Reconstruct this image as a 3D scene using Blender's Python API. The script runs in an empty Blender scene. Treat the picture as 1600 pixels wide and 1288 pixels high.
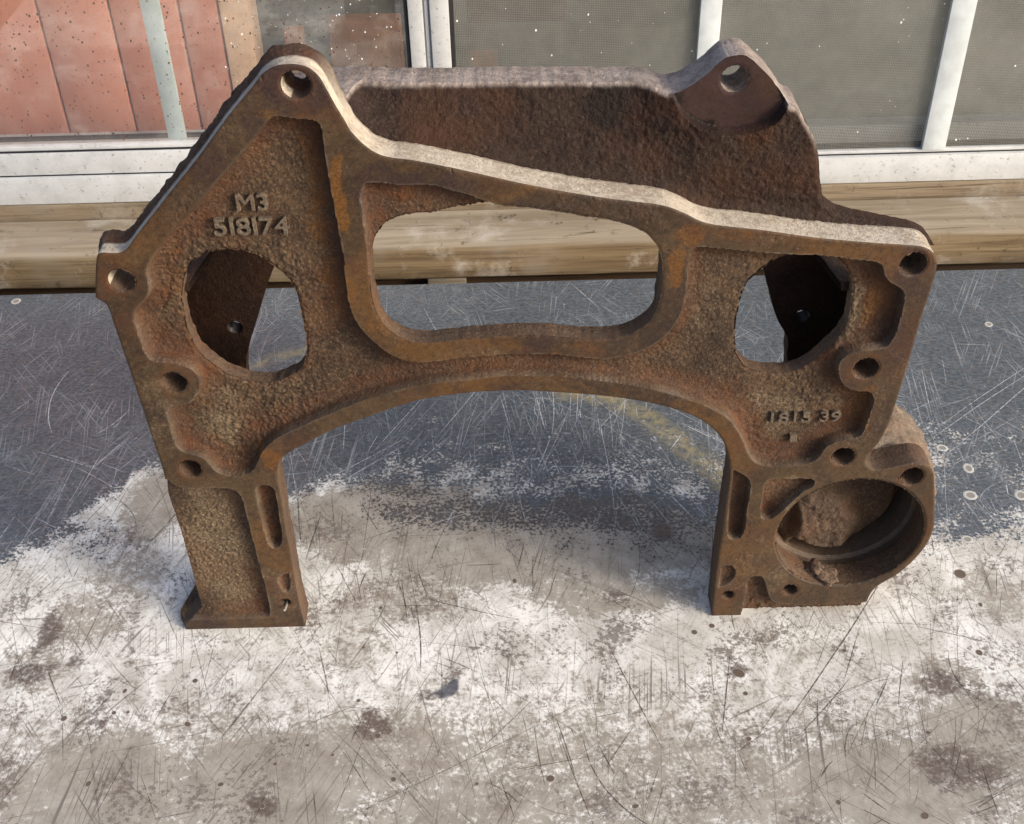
import bpy, bmesh, math, random
import numpy as np
from mathutils import Vector, Matrix

# ------------------------------------------------------------------ camera, sky, sun, exposure
SC = bpy.context.scene
COL = SC.collection
rad = math.radians

cam_data = bpy.data.cameras.new('camera')
cam = bpy.data.objects.new('camera', cam_data)
COL.objects.link(cam)
cam_data.sensor_width = 36.0
cam_data.sensor_fit = 'HORIZONTAL'
cam_data.lens = 1893.0 / 1600.0 * 36.0
cam_data.clip_start = 0.01
cam_data.clip_end = 200.0
cam.matrix_world = (Matrix.Translation((0.012, -0.514, 0.577))
                    @ Matrix.Rotation(rad(90.0 - 38.5), 4, 'X') @ Matrix.Rotation(rad(-1.5), 4, 'Z'))
SC.camera = cam

SUN_AZ, SUN_EL = 120.0, 22.0          # degrees, azimuth clockwise from +Y
world = bpy.data.worlds.new('World')
SC.world = world
world.use_nodes = True
wn = world.node_tree
bg = wn.nodes['Background']
sky = wn.nodes.new('ShaderNodeTexSky')
sky.sky_type = 'NISHITA'
sky.sun_disc = False
sky.sun_elevation = rad(SUN_EL)
sky.sun_rotation = rad(SUN_AZ)
sky.dust_density = 5.0
sky.air_density = 0.7
sky.ozone_density = 1.0
wn.links.new(sky.outputs[0], bg.inputs['Color'])
bg.inputs['Strength'].default_value = 0.15

sun_data = bpy.data.lights.new('sun', 'SUN')
sun_data.energy = 0.75
sun_data.angle = rad(9.0)
sun_data.color = (1.0, 0.975, 0.93)
sun = bpy.data.objects.new('sun', sun_data)
COL.objects.link(sun)
sd = Vector((math.sin(rad(SUN_AZ)) * math.cos(rad(SUN_EL)), math.cos(rad(SUN_AZ)) * math.cos(rad(SUN_EL)), math.sin(rad(SUN_EL))))
sun.rotation_euler = sd.to_track_quat('Z', 'Y').to_euler()
sun.location = sd * 5

vs = SC.view_settings
vs.view_transform = 'Standard'
vs.look = 'None'
vs.exposure = 1.18
vs.gamma = 1.0
vs.use_curve_mapping = False

rng = np.random.RandomState(7)
random.seed(7)

# ------------------------------------------------------------------ measured outlines (millimetres: x, height) of the casting and marks (x, y) of the bench
OUTLINE = [(-78.1, 366.5), (-73.5, 364.8), (-69.5, 360.5), (-67.0, 354.8), (-63.9, 347.1), (-60.4, 339.3), (-58.0, 333.9), (-51.2, 325.7), (-43.9, 321.3), (-29.6, 318.6), (-7.5, 313.0), (14.8, 306.7),
 (37.5, 301.0), (60.4, 296.3), (75.7, 293.8), (88.4, 291.3), (97.3, 287.3), (105.3, 282.8), (112.3, 280.5), (134.7, 277.0), (164.7, 271.5), (194.8, 267.7), (209.8, 266.1), (217.0, 264.8),
 (222.4, 261.4), (225.0, 256.1), (225.7, 249.8), (225.1, 238.0), (223.7, 222.9), (222.4, 196.1), (220.9, 173.9), (219.2, 154.0), (216.2, 140.4), (212.2, 132.6), (210.6, 126.9), (212.5, 121.9),
 (216.6, 119.1), (222.7, 119.3), (234.1, 122.5), (240.1, 123.5), (246.3, 121.4), (250.4, 116.9), (252.5, 110.0), (259.2, 76.0), (259.5, 66.5), (257.4, 55.9), (251.7, 43.1), (244.6, 32.8),
 (234.8, 23.5), (231.7, 17.9), (229.9, 7.6), (228.9, 0.0), (134.2, 0.0), (133.8, 36.4), (134.2, 67.9), (134.5, 98.3), (135.0, 117.1), (133.7, 128.2), (131.0, 137.7), (126.2, 147.6), (119.2, 155.6),
 (109.6, 162.7), (89.9, 170.8), (63.8, 177.0), (29.4, 181.4), (12.3, 182.6), (-13.4, 181.7), (-39.4, 177.3), (-66.2, 167.2), (-84.4, 159.7), (-103.2, 149.0), (-114.5, 141.5), (-119.4, 134.6),
 (-121.3, 123.6), (-121.5, 103.9), (-122.4, 83.5), (-122.0, 67.7), (-122.5, 40.4), (-122.4, 17.6), (-121.3, 0.0), (-196.3, 0.0), (-196.60000000000002, 6.0), (-184.9, 13.4), (-185.1, 27.9),
 (-185.1, 49.3), (-185.3, 74.7), (-186.3, 93.0), (-186.9, 110.7), (-184.4, 128.2), (-184.5, 136.8), (-185.9, 162.7), (-187.7, 199.8), (-189.7, 232.8), (-190.7, 243.7), (-195.2, 248.0),
 (-192.6, 259.3), (-188.5, 272.7), (-186.4, 273.8), (-177.7, 273.5), (-173.8, 275.5), (-168.0, 282.2), (-150.6, 301.1), (-131.7, 321.5), (-113.3, 342.6), (-99.2, 357.5), (-94.1, 363.0),
 (-88.3, 366.1), (-82.8, 366.8)]
HOLES = [(-80.4, 357.2, 6.7), (-179.9, 257.8, 6.7), (-166.2, 194.0, 6.7), (-169.0, 133.4, 6.3), (213.7, 255.4, 6.7), (200.5, 191.3, 6.7), (197.5, 129.8, 6.4), (239.4, 113.4, 6.6), (180.9, 22.1, 4.6),
 (142.8, 19.0, 3.5), (-130.8, 22.5, 3.2)]
OPEN_LEFT = [(-152.0, 252.0), (-149.3, 257.5), (-144.0, 263.7), (-137.4, 267.2), (-128.5, 269.1), (-120.7, 268.5), (-113.3, 265.4), (-105.4, 258.4), (-100.1, 252.6), (-97.2, 245.3), (-95.7, 234.4),
 (-95.0, 219.2), (-95.3, 206.6), (-97.6, 198.7), (-102.1, 192.9), (-110.3, 188.1), (-117.8, 186.2), (-128.3, 186.9), (-138.4, 192.0), (-145.8, 199.0), (-151.6, 208.0), (-154.6, 219.1),
 (-155.5, 230.0), (-154.7, 240.9)]
OPEN_RIGHT = [(155.7, 258.3), (149.8, 256.4), (144.4, 253.6), (140.6, 249.8), (135.9, 245.0), (132.4, 238.0), (130.8, 227.7), (130.2, 216.3), (130.9, 204.5), (132.4, 196.7), (137.2, 189.4), (143.1, 185.4),
 (149.5, 183.9), (159.5, 183.5), (166.5, 185.4), (174.6, 191.6), (180.1, 198.5), (186.1, 206.2), (188.6, 214.3), (189.1, 225.9), (188.0, 237.2), (185.3, 244.4), (180.2, 252.5), (175.2, 256.2),
 (166.6, 258.0)]
OPEN_MID = [(-56.5, 261.0), (-55.8, 265.5), (-54.7, 270.2), (-51.5, 277.3), (-45.0, 283.9), (-35.5, 286.8), (-26.1, 287.2), (-15.7, 289.7), (-6.4, 291.2), (8.8, 293.7), (23.7, 292.2), (43.4, 288.5),
 (60.7, 284.8), (74.8, 279.8), (83.2, 272.8), (87.1, 264.4), (88.5, 257.7), (88.9, 245.3), (88.3, 237.7), (84.4, 226.1), (73.9, 217.6), (60.1, 214.9), (44.1, 216.2), (25.3, 218.4), (6.7, 218.2),
 (-18.1, 216.5), (-34.4, 215.4), (-45.0, 219.8), (-53.2, 228.8), (-56.3, 240.6), (-56.7, 253.6)]
POCKET_MAIN = [(-93.4, 342.0), (-88.2, 342.2), (-79.1, 340.7), (-73.4, 339.6), (-71.6, 335.8), (-71.3, 322.7), (-70.4, 296.7), (-68.8, 269.1), (-69.2, 247.2), (-68.3, 237.1), (-66.4, 230.0), (-62.6, 222.4),
 (-57.3, 215.4), (-51.8, 209.5), (-45.5, 205.2), (-36.9, 203.2), (-27.5, 203.3), (-17.4, 204.7), (-7.3, 205.7), (12.8, 206.6), (32.9, 205.9), (46.3, 203.8), (56.4, 202.3), (63.8, 202.0),
 (73.1, 204.0), (82.9, 208.0), (89.4, 212.7), (93.7, 217.4), (97.9, 224.9), (100.6, 233.4), (101.1, 250.2), (101.2, 261.7), (101.9, 265.8), (103.9, 268.1), (107.0, 268.5), (117.0, 267.1),
 (129.0, 265.5), (141.0, 264.0), (153.9, 262.7), (164.7, 262.0), (174.8, 260.6), (181.6, 259.3), (194.6, 257.2), (198.2, 254.7), (200.0, 249.8), (203.4, 245.2), (209.0, 241.6), (212.0, 238.4),
 (212.9, 233.4), (212.7, 220.8), (211.8, 211.6), (209.3, 205.6), (204.2, 204.1), (196.5, 203.5), (190.5, 201.3), (186.4, 197.2), (185.7, 190.5), (188.0, 183.7), (192.2, 178.8), (199.0, 176.0),
 (204.5, 175.4), (207.5, 171.8), (207.9, 166.0), (207.2, 156.7), (205.7, 147.4), (203.3, 143.6), (197.1, 142.4), (190.3, 139.9), (186.5, 136.7), (184.1, 130.7), (180.7, 126.5), (173.4, 124.4),
 (163.0, 124.0), (154.6, 124.6), (148.6, 126.9), (144.1, 133.3), (140.1, 143.0), (135.0, 152.3), (130.1, 159.3), (119.7, 167.2), (108.8, 172.9), (94.7, 179.0), (80.7, 183.3), (66.9, 186.8),
 (53.2, 189.4), (39.6, 191.5), (26.1, 192.4), (5.7, 193.0), (-7.9, 191.4), (-28.4, 189.5), (-42.2, 186.9), (-56.2, 182.7), (-70.4, 177.5), (-88.5, 169.3), (-103.4, 161.7), (-114.7, 155.8),
 (-122.6, 149.6), (-127.8, 142.9), (-131.9, 134.5), (-135.5, 129.9), (-140.9, 127.7), (-147.4, 127.6), (-152.2, 129.0), (-155.9, 132.5), (-157.9, 137.3), (-160.7, 141.6), (-166.0, 144.2),
 (-170.6, 146.2), (-173.3, 150.4), (-174.0, 162.3), (-174.3, 172.2), (-172.3, 177.0), (-167.5, 178.5), (-160.7, 180.1), (-156.9, 183.8), (-153.6, 190.6), (-152.8, 197.4), (-155.5, 202.5),
 (-161.2, 206.0), (-169.3, 207.5), (-175.3, 208.9), (-177.4, 213.5), (-178.4, 223.7), (-178.9, 235.9), (-177.1, 240.9), (-173.0, 243.9), (-169.2, 248.0), (-167.1, 253.6), (-167.2, 260.7),
 (-165.1, 266.2), (-157.2, 277.2), (-143.1, 291.2), (-126.7, 307.8), (-108.8, 325.7)]
POCKET_MID = [(-57.0, 257.3), (-57.1, 269.8), (-56.8, 279.2), (-57.1, 287.8), (-57.4, 295.1), (-57.5, 300.8), (-55.8, 305.6), (-53.7, 307.7), (-49.7, 307.9), (-39.1, 306.6), (-26.8, 306.3), (-19.6, 305.1),
 (-14.9, 303.2), (-8.6, 301.4), (-2.7, 298.8), (11.5, 293.2), (14.0, 266.2)]
LEG_FLOOR = [(-194.8, 125.2), (-183.8, 125.8), (-179.3, 121.3), (-172.4, 119.3), (-156.2, 118.5), (-149.1, 117.5), (-145.1, 114.2), (-143.6, 108.5), (-142.9, 86.9), (-141.9, 56.3), (-141.0, 29.8), (-141.4, 13.6),
 (-143.9, 10.2), (-155.0, 9.5), (-182.9, 9.4), (-194.8, 9.8), (-217.6, 15.4)]
SLOT_LEFT = [(-134.5, 118.0), (-131.5, 119.6), (-126.3, 118.9), (-124.3, 115.4), (-124.2, 105.5), (-124.7, 88.8), (-125.2, 77.4), (-127.6, 71.1), (-131.4, 69.4), (-133.7, 72.9), (-134.9, 84.0), (-135.4, 105.9)]
DIMPLE_LEFT = [(-132.7, 42.5), (-129.8, 46.8), (-125.0, 48.3), (-126.0, 34.9), (-128.4, 31.6), (-131.6, 34.0)]
SLOT_RIGHT = [(136.4, 122.3), (145.0, 115.7), (147.5, 109.3), (147.2, 91.8), (147.3, 73.8), (145.3, 67.5), (140.4, 67.2), (137.8, 70.4), (136.6, 92.2), (136.5, 112.6)]
DIMPLE_RIGHT = [(135.8, 45.2), (142.8, 44.9), (145.7, 39.3), (144.7, 33.4), (140.4, 28.2), (136.3, 26.1)]
GROOVE = [(153.5, 15.7), (153.4, 30.6), (155.1, 34.6), (161.0, 34.8), (164.2, 30.2), (167.3, 20.1), (170.2, 13.3), (176.4, 9.6), (190.6, 8.2), (211.8, 8.3), (226.4, 8.9), (238.3, 9.6), (239.3, -6.0),
 (152.0, -6.0)]
TRIANGLE = [(156.0, 111.9), (158.8, 114.3), (168.5, 114.4), (181.4, 113.5), (184.2, 111.4), (183.2, 108.0), (178.2, 103.8), (169.1, 91.0), (162.3, 83.1), (157.3, 83.3), (155.8, 85.4), (155.4, 100.1)]
WALL = [(-96.0, 338.0), (-64.4, 342.1), (-47.0, 340.6), (-6.9, 339.7), (22.0, 339.4), (45.1, 338.7), (62.3, 338.0), (80.8, 337.8), (91.5, 334.7), (100.9, 339.0), (108.4, 344.5), (113.3, 350.0),
 (117.9, 352.6), (123.2, 353.4), (126.9, 352.1), (133.5, 346.3), (140.3, 339.1), (147.8, 329.9), (152.1, 327.4), (157.3, 320.1), (161.7, 312.6), (164.3, 304.8), (167.4, 289.2), (170.9, 279.8),
 (177.5, 274.2), (193.4, 269.4), (214.7, 264.0), (224.5, 260.0), (229.5, 254.6), (219.7, 255.7), (195.3, 259.4), (165.2, 263.2), (135.0, 268.8), (112.6, 272.3), (97.5, 279.1), (75.9, 285.7),
 (37.5, 293.0), (-7.6, 305.1), (-44.2, 313.4), (-58.4, 325.4), (-96.0, 322.0)]
SPOTFACE = [(91.5, 335.7), (100.9, 342.0), (108.4, 347.5), (113.3, 353.0), (117.9, 355.6), (123.2, 356.4), (126.9, 355.1), (133.5, 349.3), (140.3, 342.1), (147.8, 330.9), (142.3, 322.2), (133.4, 318.1),
 (124.3, 316.4), (116.2, 316.3), (109.9, 317.5), (102.2, 321.4), (94.9, 328.1)]
EAR_HOLE = (121.3, 341.6, 6.7)
FLANGE = [(-69.5, 360.5), (-63.9, 347.1), (-58.0, 333.9), (-51.2, 325.7), (-43.9, 321.3), (-29.6, 318.6), (-7.5, 313.0), (14.8, 306.7), (37.5, 301.0), (60.4, 296.3), (75.7, 293.8), (88.4, 291.3),
 (97.3, 287.3), (105.3, 282.8), (112.3, 280.5), (134.7, 277.0), (164.7, 271.5), (194.8, 267.7), (217.0, 264.8)]
LUG_LEFT = [(-117.6, 226.5), (-120.2, 218.7), (-130.2, 195.3), (-137.3, 177.7), (-143.5, 161.8), (-146.2, 154.8), (-149.7, 124.9), (-185.3, 117.1), (-190.2, 156.3), (-186.4, 205.8), (-163.9, 232.5)]
LUG_RIGHT = [(155.5, 216.6), (157.5, 208.1), (164.1, 188.4), (169.6, 172.5), (174.9, 163.2), (177.3, 158.5), (180.9, 122.4), (209.7, 116.5), (221.3, 143.0), (217.9, 193.3), (194.6, 221.7)]
LUG_HOLES = [(-149.0, 177.1), (183.7, 174.3)]
TEXT = [('M3', -118.0, 291.3, 15.099999999999994), ('5I8I74', -131.1, 277.9, 36.69999999999999), ('1815 39', 155.0, 150.4, 39.0), ('1', 167.3, 136.6, 4.0)]
TINT_DARK = [(-82.7, 355.2, 17.1, 18.4, 0.8), (-104.0, 337.4, 11.6, 19.2, 0.6), (-124.8, 318.7, 11.8, 16.6, 0.5), (-42.1, 311.4, 21.0, 10.0, 0.7), (-15.5, 302.2, 18.2, 6.8, 0.6), (214.9, 252.7, 12.8, 19.1, 0.7),
 (213.6, 205.9, 10.1, 25.3, 0.6), (-54.8, 303.4, 6.0, 10.2, 0.6), (99.8, 278.0, 9.3, 7.2, 0.4), (-66.7, 214.9, 9.9, 8.2, 0.3), (29.4, 186.7, 41.0, 4.3, 0.4), (-185.4, 261.3, 9.4, 15.0, 0.4)]
TINT_ORANGE = [(-66.9, 303.7, 4.2, 24.2, 0.8), (-75.2, 242.8, 8.0, 19.5, 0.6), (-88.8, 341.6, 17.3, 3.1, 0.6), (98.4, 274.5, 9.4, 9.0, 0.7), (93.3, 256.4, 6.4, 15.1, 0.7), (-55.3, 230.5, 6.5, 15.9, 0.5),
 (123.5, 273.8, 18.8, 4.3, 0.5), (46.2, 209.2, 20.0, 4.9, 0.4), (-124.3, 138.0, 7.1, 9.5, 0.8), (-153.7, 245.2, 9.6, 31.4, 0.4), (206.0, 230.1, 8.2, 20.0, 0.7), (201.9, 163.6, 8.8, 18.2, 0.7),
 (-27.9, 299.2, 21.2, 6.8, 0.5), (-78.9, 304.1, 6.0, 38.5, 0.6), (144.9, 47.0, 15.5, 22.5, 0.4)]
TINT_DUST = [(-164.6, 69.3, 22.6, 49.8, 0.9), (-151.4, 166.5, 20.7, 27.4, 0.7), (155.7, 156.2, 24.7, 23.2, 0.7), (190.8, 222.7, 6.6, 16.2, 0.9), (-136.1, 29.6, 15.6, 23.1, 0.5), (157.2, 41.1, 23.4, 34.4, 0.4),
 (165.9, 98.7, 11.1, 12.7, 0.8), (111.7, 225.2, 16.5, 28.6, 0.4), (-14.0, 205.0, 33.5, 6.2, 0.4), (-117.7, 183.0, 20.4, 10.9, 0.5), (-180.7, 176.4, 10.3, 40.8, 0.35)]
EAR_SHADOW = [(72.9, 330.8, 26.2, 11.2, 1.3), (96.8, 318.5, 17.2, 6.8, 1.2), (77.8, 325.0, 21.7, 9.4, 1.3)]  # cast shadow of the ear, painted on the wall left of it
WEAR_EDGE = [(-371.4, 50.1), (-333.3, 63.4), (-312.6, 80.8), (-297.1, 104.2), (-284.1, 123.3), (-267.4, 129.4), (-265.3, 149.9), (-253.4, 159.4), (-237.8, 151.7), (-217.8, 132.2), (-152.6, 122.9),
 (-117.4, 133.8), (-80.9, 135.7), (-35.0, 130.5), (10.6, 123.3), (55.7, 119.6), (100.4, 115.1), (144.9, 111.4), (235.3, 114.6), (318.3, 121.4), (369.6, 112.7), (433.2, 103.6)]
COAT_SHADE_BLOBS = [(-273.0, 79.4, 35.1, 23.1, 0.75), (54.5, 98.6, 145.2, 19.0, 0.35), (319.2, 94.9, 56.6, 37.0, 0.35)]  # coating remnants; the wide middle one paints the dark shadow band under the arch
GRIME_SHADE_BLOBS = [(-78.2, 94.0, 79.4, 34.0, 1.0), (35.5, 67.9, 119.8, 40.8, 1.0), (70.5, 20.2, 65.4, 16.3, 0.6), (-65.3, 25.0, 49.5, 21.8, 0.45), (-242.7, 109.9, 22.6, 38.1, 0.7), (-244.1, 48.4, 25.5, 22.9, 0.4),  # grime, plus the casting's brown shadow painted between the legs
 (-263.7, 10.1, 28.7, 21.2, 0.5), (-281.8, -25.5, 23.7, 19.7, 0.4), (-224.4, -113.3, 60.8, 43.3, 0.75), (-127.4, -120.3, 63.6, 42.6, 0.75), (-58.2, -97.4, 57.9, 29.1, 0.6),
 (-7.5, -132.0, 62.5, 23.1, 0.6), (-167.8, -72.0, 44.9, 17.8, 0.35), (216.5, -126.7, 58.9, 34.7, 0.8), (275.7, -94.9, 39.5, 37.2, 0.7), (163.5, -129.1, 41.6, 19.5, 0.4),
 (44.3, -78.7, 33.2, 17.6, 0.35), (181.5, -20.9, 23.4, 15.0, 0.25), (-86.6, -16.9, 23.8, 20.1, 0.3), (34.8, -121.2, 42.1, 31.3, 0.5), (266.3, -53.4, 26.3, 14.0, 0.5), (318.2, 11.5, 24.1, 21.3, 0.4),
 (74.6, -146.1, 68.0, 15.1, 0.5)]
DARK_BLOBS = [(-72.3, -77.2, 11.1, 13.3, 0.8), (143.9, -46.0, 6.5, 5.3, 0.9), (260.4, -58.0, 12.7, 10.2, 0.8), (258.4, -115.6, 24.6, 16.2, 0.75), (242.0, -111.0, 12.4, 10.7, 0.7), (298.2, -82.3, 14.6, 34.2, 0.5),
 (-131.6, -127.5, 10.5, 7.2, 0.75), (-154.3, -63.3, 5.3, 13.7, 0.3), (-214.1, -111.6, 14.3, 11.5, 0.5), (-231.6, -69.9, 4.5, 26.6, 0.4), (-195.9, -71.1, 3.8, 22.2, 0.35), (108.8, 76.9, 9.5, 8.0, 1.0),
 (73.8, 20.7, 7.4, 7.7, 0.7), (-284.4, 0.2, 7.3, 20.8, 0.9), (-284.3, -30.4, 15.7, 7.9, 0.8), (-257.5, -21.3, 7.9, 6.1, 0.7), (-229.3, -6.9, 3.6, 25.5, 0.55), (-211.5, -107.5, 7.2, 20.5, 0.45),
 (-41.7, -55.2, 8.4, 6.6, 0.8), (-30.7, -38.8, 5.4, 7.8, 0.7), (-278.2, -111.7, 10.8, 24.2, 0.5), (128.9, -81.4, 11.0, 5.3, 0.3), (-190.1, -33.5, 5.5, 3.9, 0.4), (3.0, -124.3, 14.0, 15.8, 0.4)]
BLUE_BLOBS = [(-33.3, -55.0, 8.4, 4.2, 1.0), (-27.4, -49.5, 3.8, 7.6, 1.0), (-30.4, -52.8, 6.1, 5.7, 1.0)]
ARC_STAIN = [(52.4, 235.4), (86.6, 225.8), (113.9, 202.4), (134.4, 171.3), (153.8, 141.7), (171.1, 107.1)]
ARC_STAIN2 = [(-203.5, 273.4), (-180.2, 291.7), (-155.1, 300.5), (-134.1, 301.3)]
PITS = [(-223.9, -46.9, 2.2, 0), (-226.6, -62.8, 1.8, 0), (-218.4, -62.6, 1.6, 0), (-181.4, -72.4, 2.4, 0), (-183.0, -40.6, 2.0, 0), (-83.2, -58.6, 1.7, 0), (-126.5, -101.3, 1.8, 0),
 (-229.2, -111.1, 2.2, 0), (-129.8, -128.3, 2.0, 0), (-59.1, -113.4, 1.8, 0), (-83.4, -18.1, 1.4, 0), (-74.9, 14.3, 2.0, 0), (-62.5, -22.8, 1.4, 0), (133.0, -7.9, 2.5, 0), (210.3, -30.5, 2.0, 0),
 (291.2, -34.7, 3.2, 0), (121.5, -12.7, 2.2, 0), (141.7, -92.8, 1.8, 0), (183.0, -135.3, 2.0, 0), (73.3, -134.4, 2.4, 0), (227.1, -144.8, 3.0, 0), (244.0, -91.7, 2.4, 0), (27.9, -115.6, 3.0, 0),
 (10.8, 34.7, 2.6, 0), (-70.0, -84.0, 3.0, 0), (143.6, -45.5, 4.5, 0), (299.6, 30.6, 4.4, 0), (304.3, 3.8, 2.0, 0), (336.9, 133.1, 3.4, 1), (329.4, 104.9, 3.6, 1), (364.2, 103.6, 4.0, 1),
 (313.9, 61.9, 3.4, 1), (324.9, 156.2, 2.8, 1), (-420.6, 385.7, 3.6, 1), (409.4, 311.6, 2.6, 1), (-155.0, -113.8, 2.0, 0), (-109.8, -89.3, 1.5, 0), (-255.1, -66.0, 2.2, 0), (-94.5, -96.3, 1.2, 0),
 (-12.8, -117.7, 1.4, 0), (145.2, -60.8, 2.6, 0)]
REFLECTION_PANEL_JOINTS = [-457.0, -416.9, -350.7, -286.6, -258.5]

# ------------------------------------------------------------------ helpers: noise, outlines, distance fields
class Noise2:
    """smooth value noise on a lattice"""
    def __init__(self, seed, n=257):
        self.g = np.random.RandomState(seed).rand(n, n); self.n = n
    def __call__(self, x, z, cell):
        u = x / cell; v = z / cell
        iu = np.floor(u).astype(int); iv = np.floor(v).astype(int)
        fu = u - iu; fv = v - iv
        fu = fu * fu * (3 - 2 * fu); fv = fv * fv * (3 - 2 * fv)
        n = self.n; a = iu % n; b = (iu + 1) % n; c = iv % n; d = (iv + 1) % n
        g = self.g
        return (g[a, c] * (1 - fu) + g[b, c] * fu) * (1 - fv) + (g[a, d] * (1 - fu) + g[b, d] * fu) * fv
NA, NB, NC_ = Noise2(1), Noise2(2), Noise2(3)

def fbm(x, z, cell, oct=3, N=None):
    N = N or NA
    t = 0; a = 1; s = 0
    for k in range(oct):
        t = t + a * N(x + 31.7 * k, z - 17.3 * k, cell / 2 ** k); s += a; a *= 0.55
    return t / s

def sstep(x, a, b):
    t = np.clip((x - a) / (b - a), 0, 1)
    return t * t * (3 - 2 * t)

def smooth_poly(pts, step=1.2, corner=55.0, jag=0.0, seed=0):
    """closed Catmull-Rom outline through the points, sharp where the turn exceeds corner degrees"""
    P = [np.array(p, float) for p in pts]
    n = len(P); res = []
    def is_corner(i):
        a = P[i] - P[i - 1]; b = P[(i + 1) % n] - P[i]
        la, lb = np.linalg.norm(a), np.linalg.norm(b)
        if la < 1e-6 or lb < 1e-6: return True
        c = np.clip(a @ b / (la * lb), -1, 1)
        return math.degrees(math.acos(c)) > corner
    C = [is_corner(i) for i in range(n)]
    for i in range(n):
        p1, p2 = P[i], P[(i + 1) % n]
        L = np.linalg.norm(p2 - p1)
        m1 = (p2 - p1) if C[i] else (p2 - P[i - 1]) * (L / max(1e-6, np.linalg.norm(p1 - P[i - 1]) + L))
        j = (i + 1) % n; p3 = P[(i + 2) % n]
        m2 = (p2 - p1) if C[j] else (p3 - p1) * (L / max(1e-6, np.linalg.norm(p3 - p2) + L))
        k = max(1, int(round(L / step)))
        for q in range(k):
            t = q / k
            res.append((2 * t**3 - 3 * t**2 + 1) * p1 + (t**3 - 2 * t**2 + t) * m1 + (-2 * t**3 + 3 * t**2) * p2 + (t**3 - t**2) * m2)
    R = np.array(res)
    if jag:
        T = np.roll(R, -1, 0) - np.roll(R, 1, 0)
        T /= np.maximum(1e-6, np.linalg.norm(T, axis=1))[:, None]
        Nn = np.stack([T[:, 1], -T[:, 0]], 1)
        w = fbm(R[:, 0] + seed * 91, R[:, 1], 7.0, 3, NB) - 0.5
        w2 = NC_(R[:, 0] + seed * 13, R[:, 1], 2.2) - 0.5
        R = R + Nn * ((w * 1.6 + w2 * 0.7) * jag)[:, None]
    return R

def circle_poly(cx, cz, r, n=40):
    a = np.linspace(0, 2 * np.pi, n, endpoint=False)
    return np.stack([cx + r * np.cos(a), cz + r * np.sin(a)], 1)

class Grid:
    def __init__(self, x0, x1, z0, z1, h):
        self.h = h
        self.xs = np.arange(x0, x1 + h, h); self.zs = np.arange(z0, z1 + h, h)
        self.X, self.Z = np.meshgrid(self.xs, self.zs, indexing='ij')
    def sdf(self, poly, band=16.0):
        """signed distance, negative inside, clipped to the band"""
        X, Z, h = self.X, self.Z, self.h
        D = np.full(X.shape, float(band))
        Q = np.roll(poly, -1, 0)
        x0, z0 = self.xs[0], self.zs[0]
        nx, nz = X.shape
        for a, b in zip(poly, Q):
            i0 = max(0, int((min(a[0], b[0]) - band - x0) / h)); i1 = min(nx, int((max(a[0], b[0]) + band - x0) / h) + 2)
            j0 = max(0, int((min(a[1], b[1]) - band - z0) / h)); j1 = min(nz, int((max(a[1], b[1]) + band - z0) / h) + 2)
            if i1 <= i0 or j1 <= j0: continue
            px = X[i0:i1, j0:j1] - a[0]; pz = Z[i0:i1, j0:j1] - a[1]
            d = b - a; L = d @ d
            if L < 1e-12: continue
            t = np.clip((px * d[0] + pz * d[1]) / L, 0, 1)
            dd = np.hypot(px - t * d[0], pz - t * d[1])
            np.minimum(D[i0:i1, j0:j1], dd, out=D[i0:i1, j0:j1])
        inside = np.zeros(X.shape, bool)
        for j, z in enumerate(self.zs):
            c = (poly[:, 1] > z) != (Q[:, 1] > z)
            if not c.any(): continue
            a = poly[c]; b = Q[c]
            xi = np.sort(a[:, 0] + (z - a[:, 1]) / (b[:, 1] - a[:, 1]) * (b[:, 0] - a[:, 0]))
            inside[:, j] = (np.searchsorted(xi, self.xs) % 2) == 1
        return np.where(inside, -D, D)

def mesh_from(name, co, quads, tris, masks=None, sharp=38.0, extra=None):
    me = bpy.data.meshes.new(name)
    quads = np.asarray(quads, dtype=np.int32).reshape(-1, 4); tris = np.asarray(tris, dtype=np.int32).reshape(-1, 3)
    nq, nt_ = len(quads), len(tris)
    me.vertices.add(len(co)); me.vertices.foreach_set('co', np.asarray(co, np.float32).ravel())
    me.loops.add(nq * 4 + nt_ * 3)
    me.loops.foreach_set('vertex_index', np.concatenate([quads.ravel(), tris.ravel()]).astype(np.int32))
    me.polygons.add(nq + nt_)
    me.polygons.foreach_set('loop_start', np.concatenate([np.arange(nq) * 4, nq * 4 + np.arange(nt_) * 3]).astype(np.int32))
    me.update(calc_edges=True); me.validate()
    me.polygons.foreach_set('use_smooth', np.ones(len(me.polygons), bool))
    if masks is not None:
        at = me.attributes.new('mask', 'FLOAT_COLOR', 'POINT')
        at.data.foreach_set('color', np.asarray(masks, np.float32).ravel())
    if sharp: me.set_sharp_from_angle(angle=rad(sharp))
    return me

def link(name, me, mat, parent=None):
    o = bpy.data.objects.new(name, me)
    COL.objects.link(o)
    if mat is not None and me is not None and not me.materials: me.materials.append(mat)
    if parent is not None: o.parent = parent
    return o

def tag(o, label=None, cat=None, group=None, kind=None):
    if label: o['label'] = label
    if cat: o['category'] = cat
    if group: o['group'] = group
    if kind: o['kind'] = kind
    return o

def empty(name, loc, label, cat, group=None):
    o = bpy.data.objects.new(name, None); COL.objects.link(o)
    o.location = loc; o.empty_display_size = 0.05
    return tag(o, label, cat, group)

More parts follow.
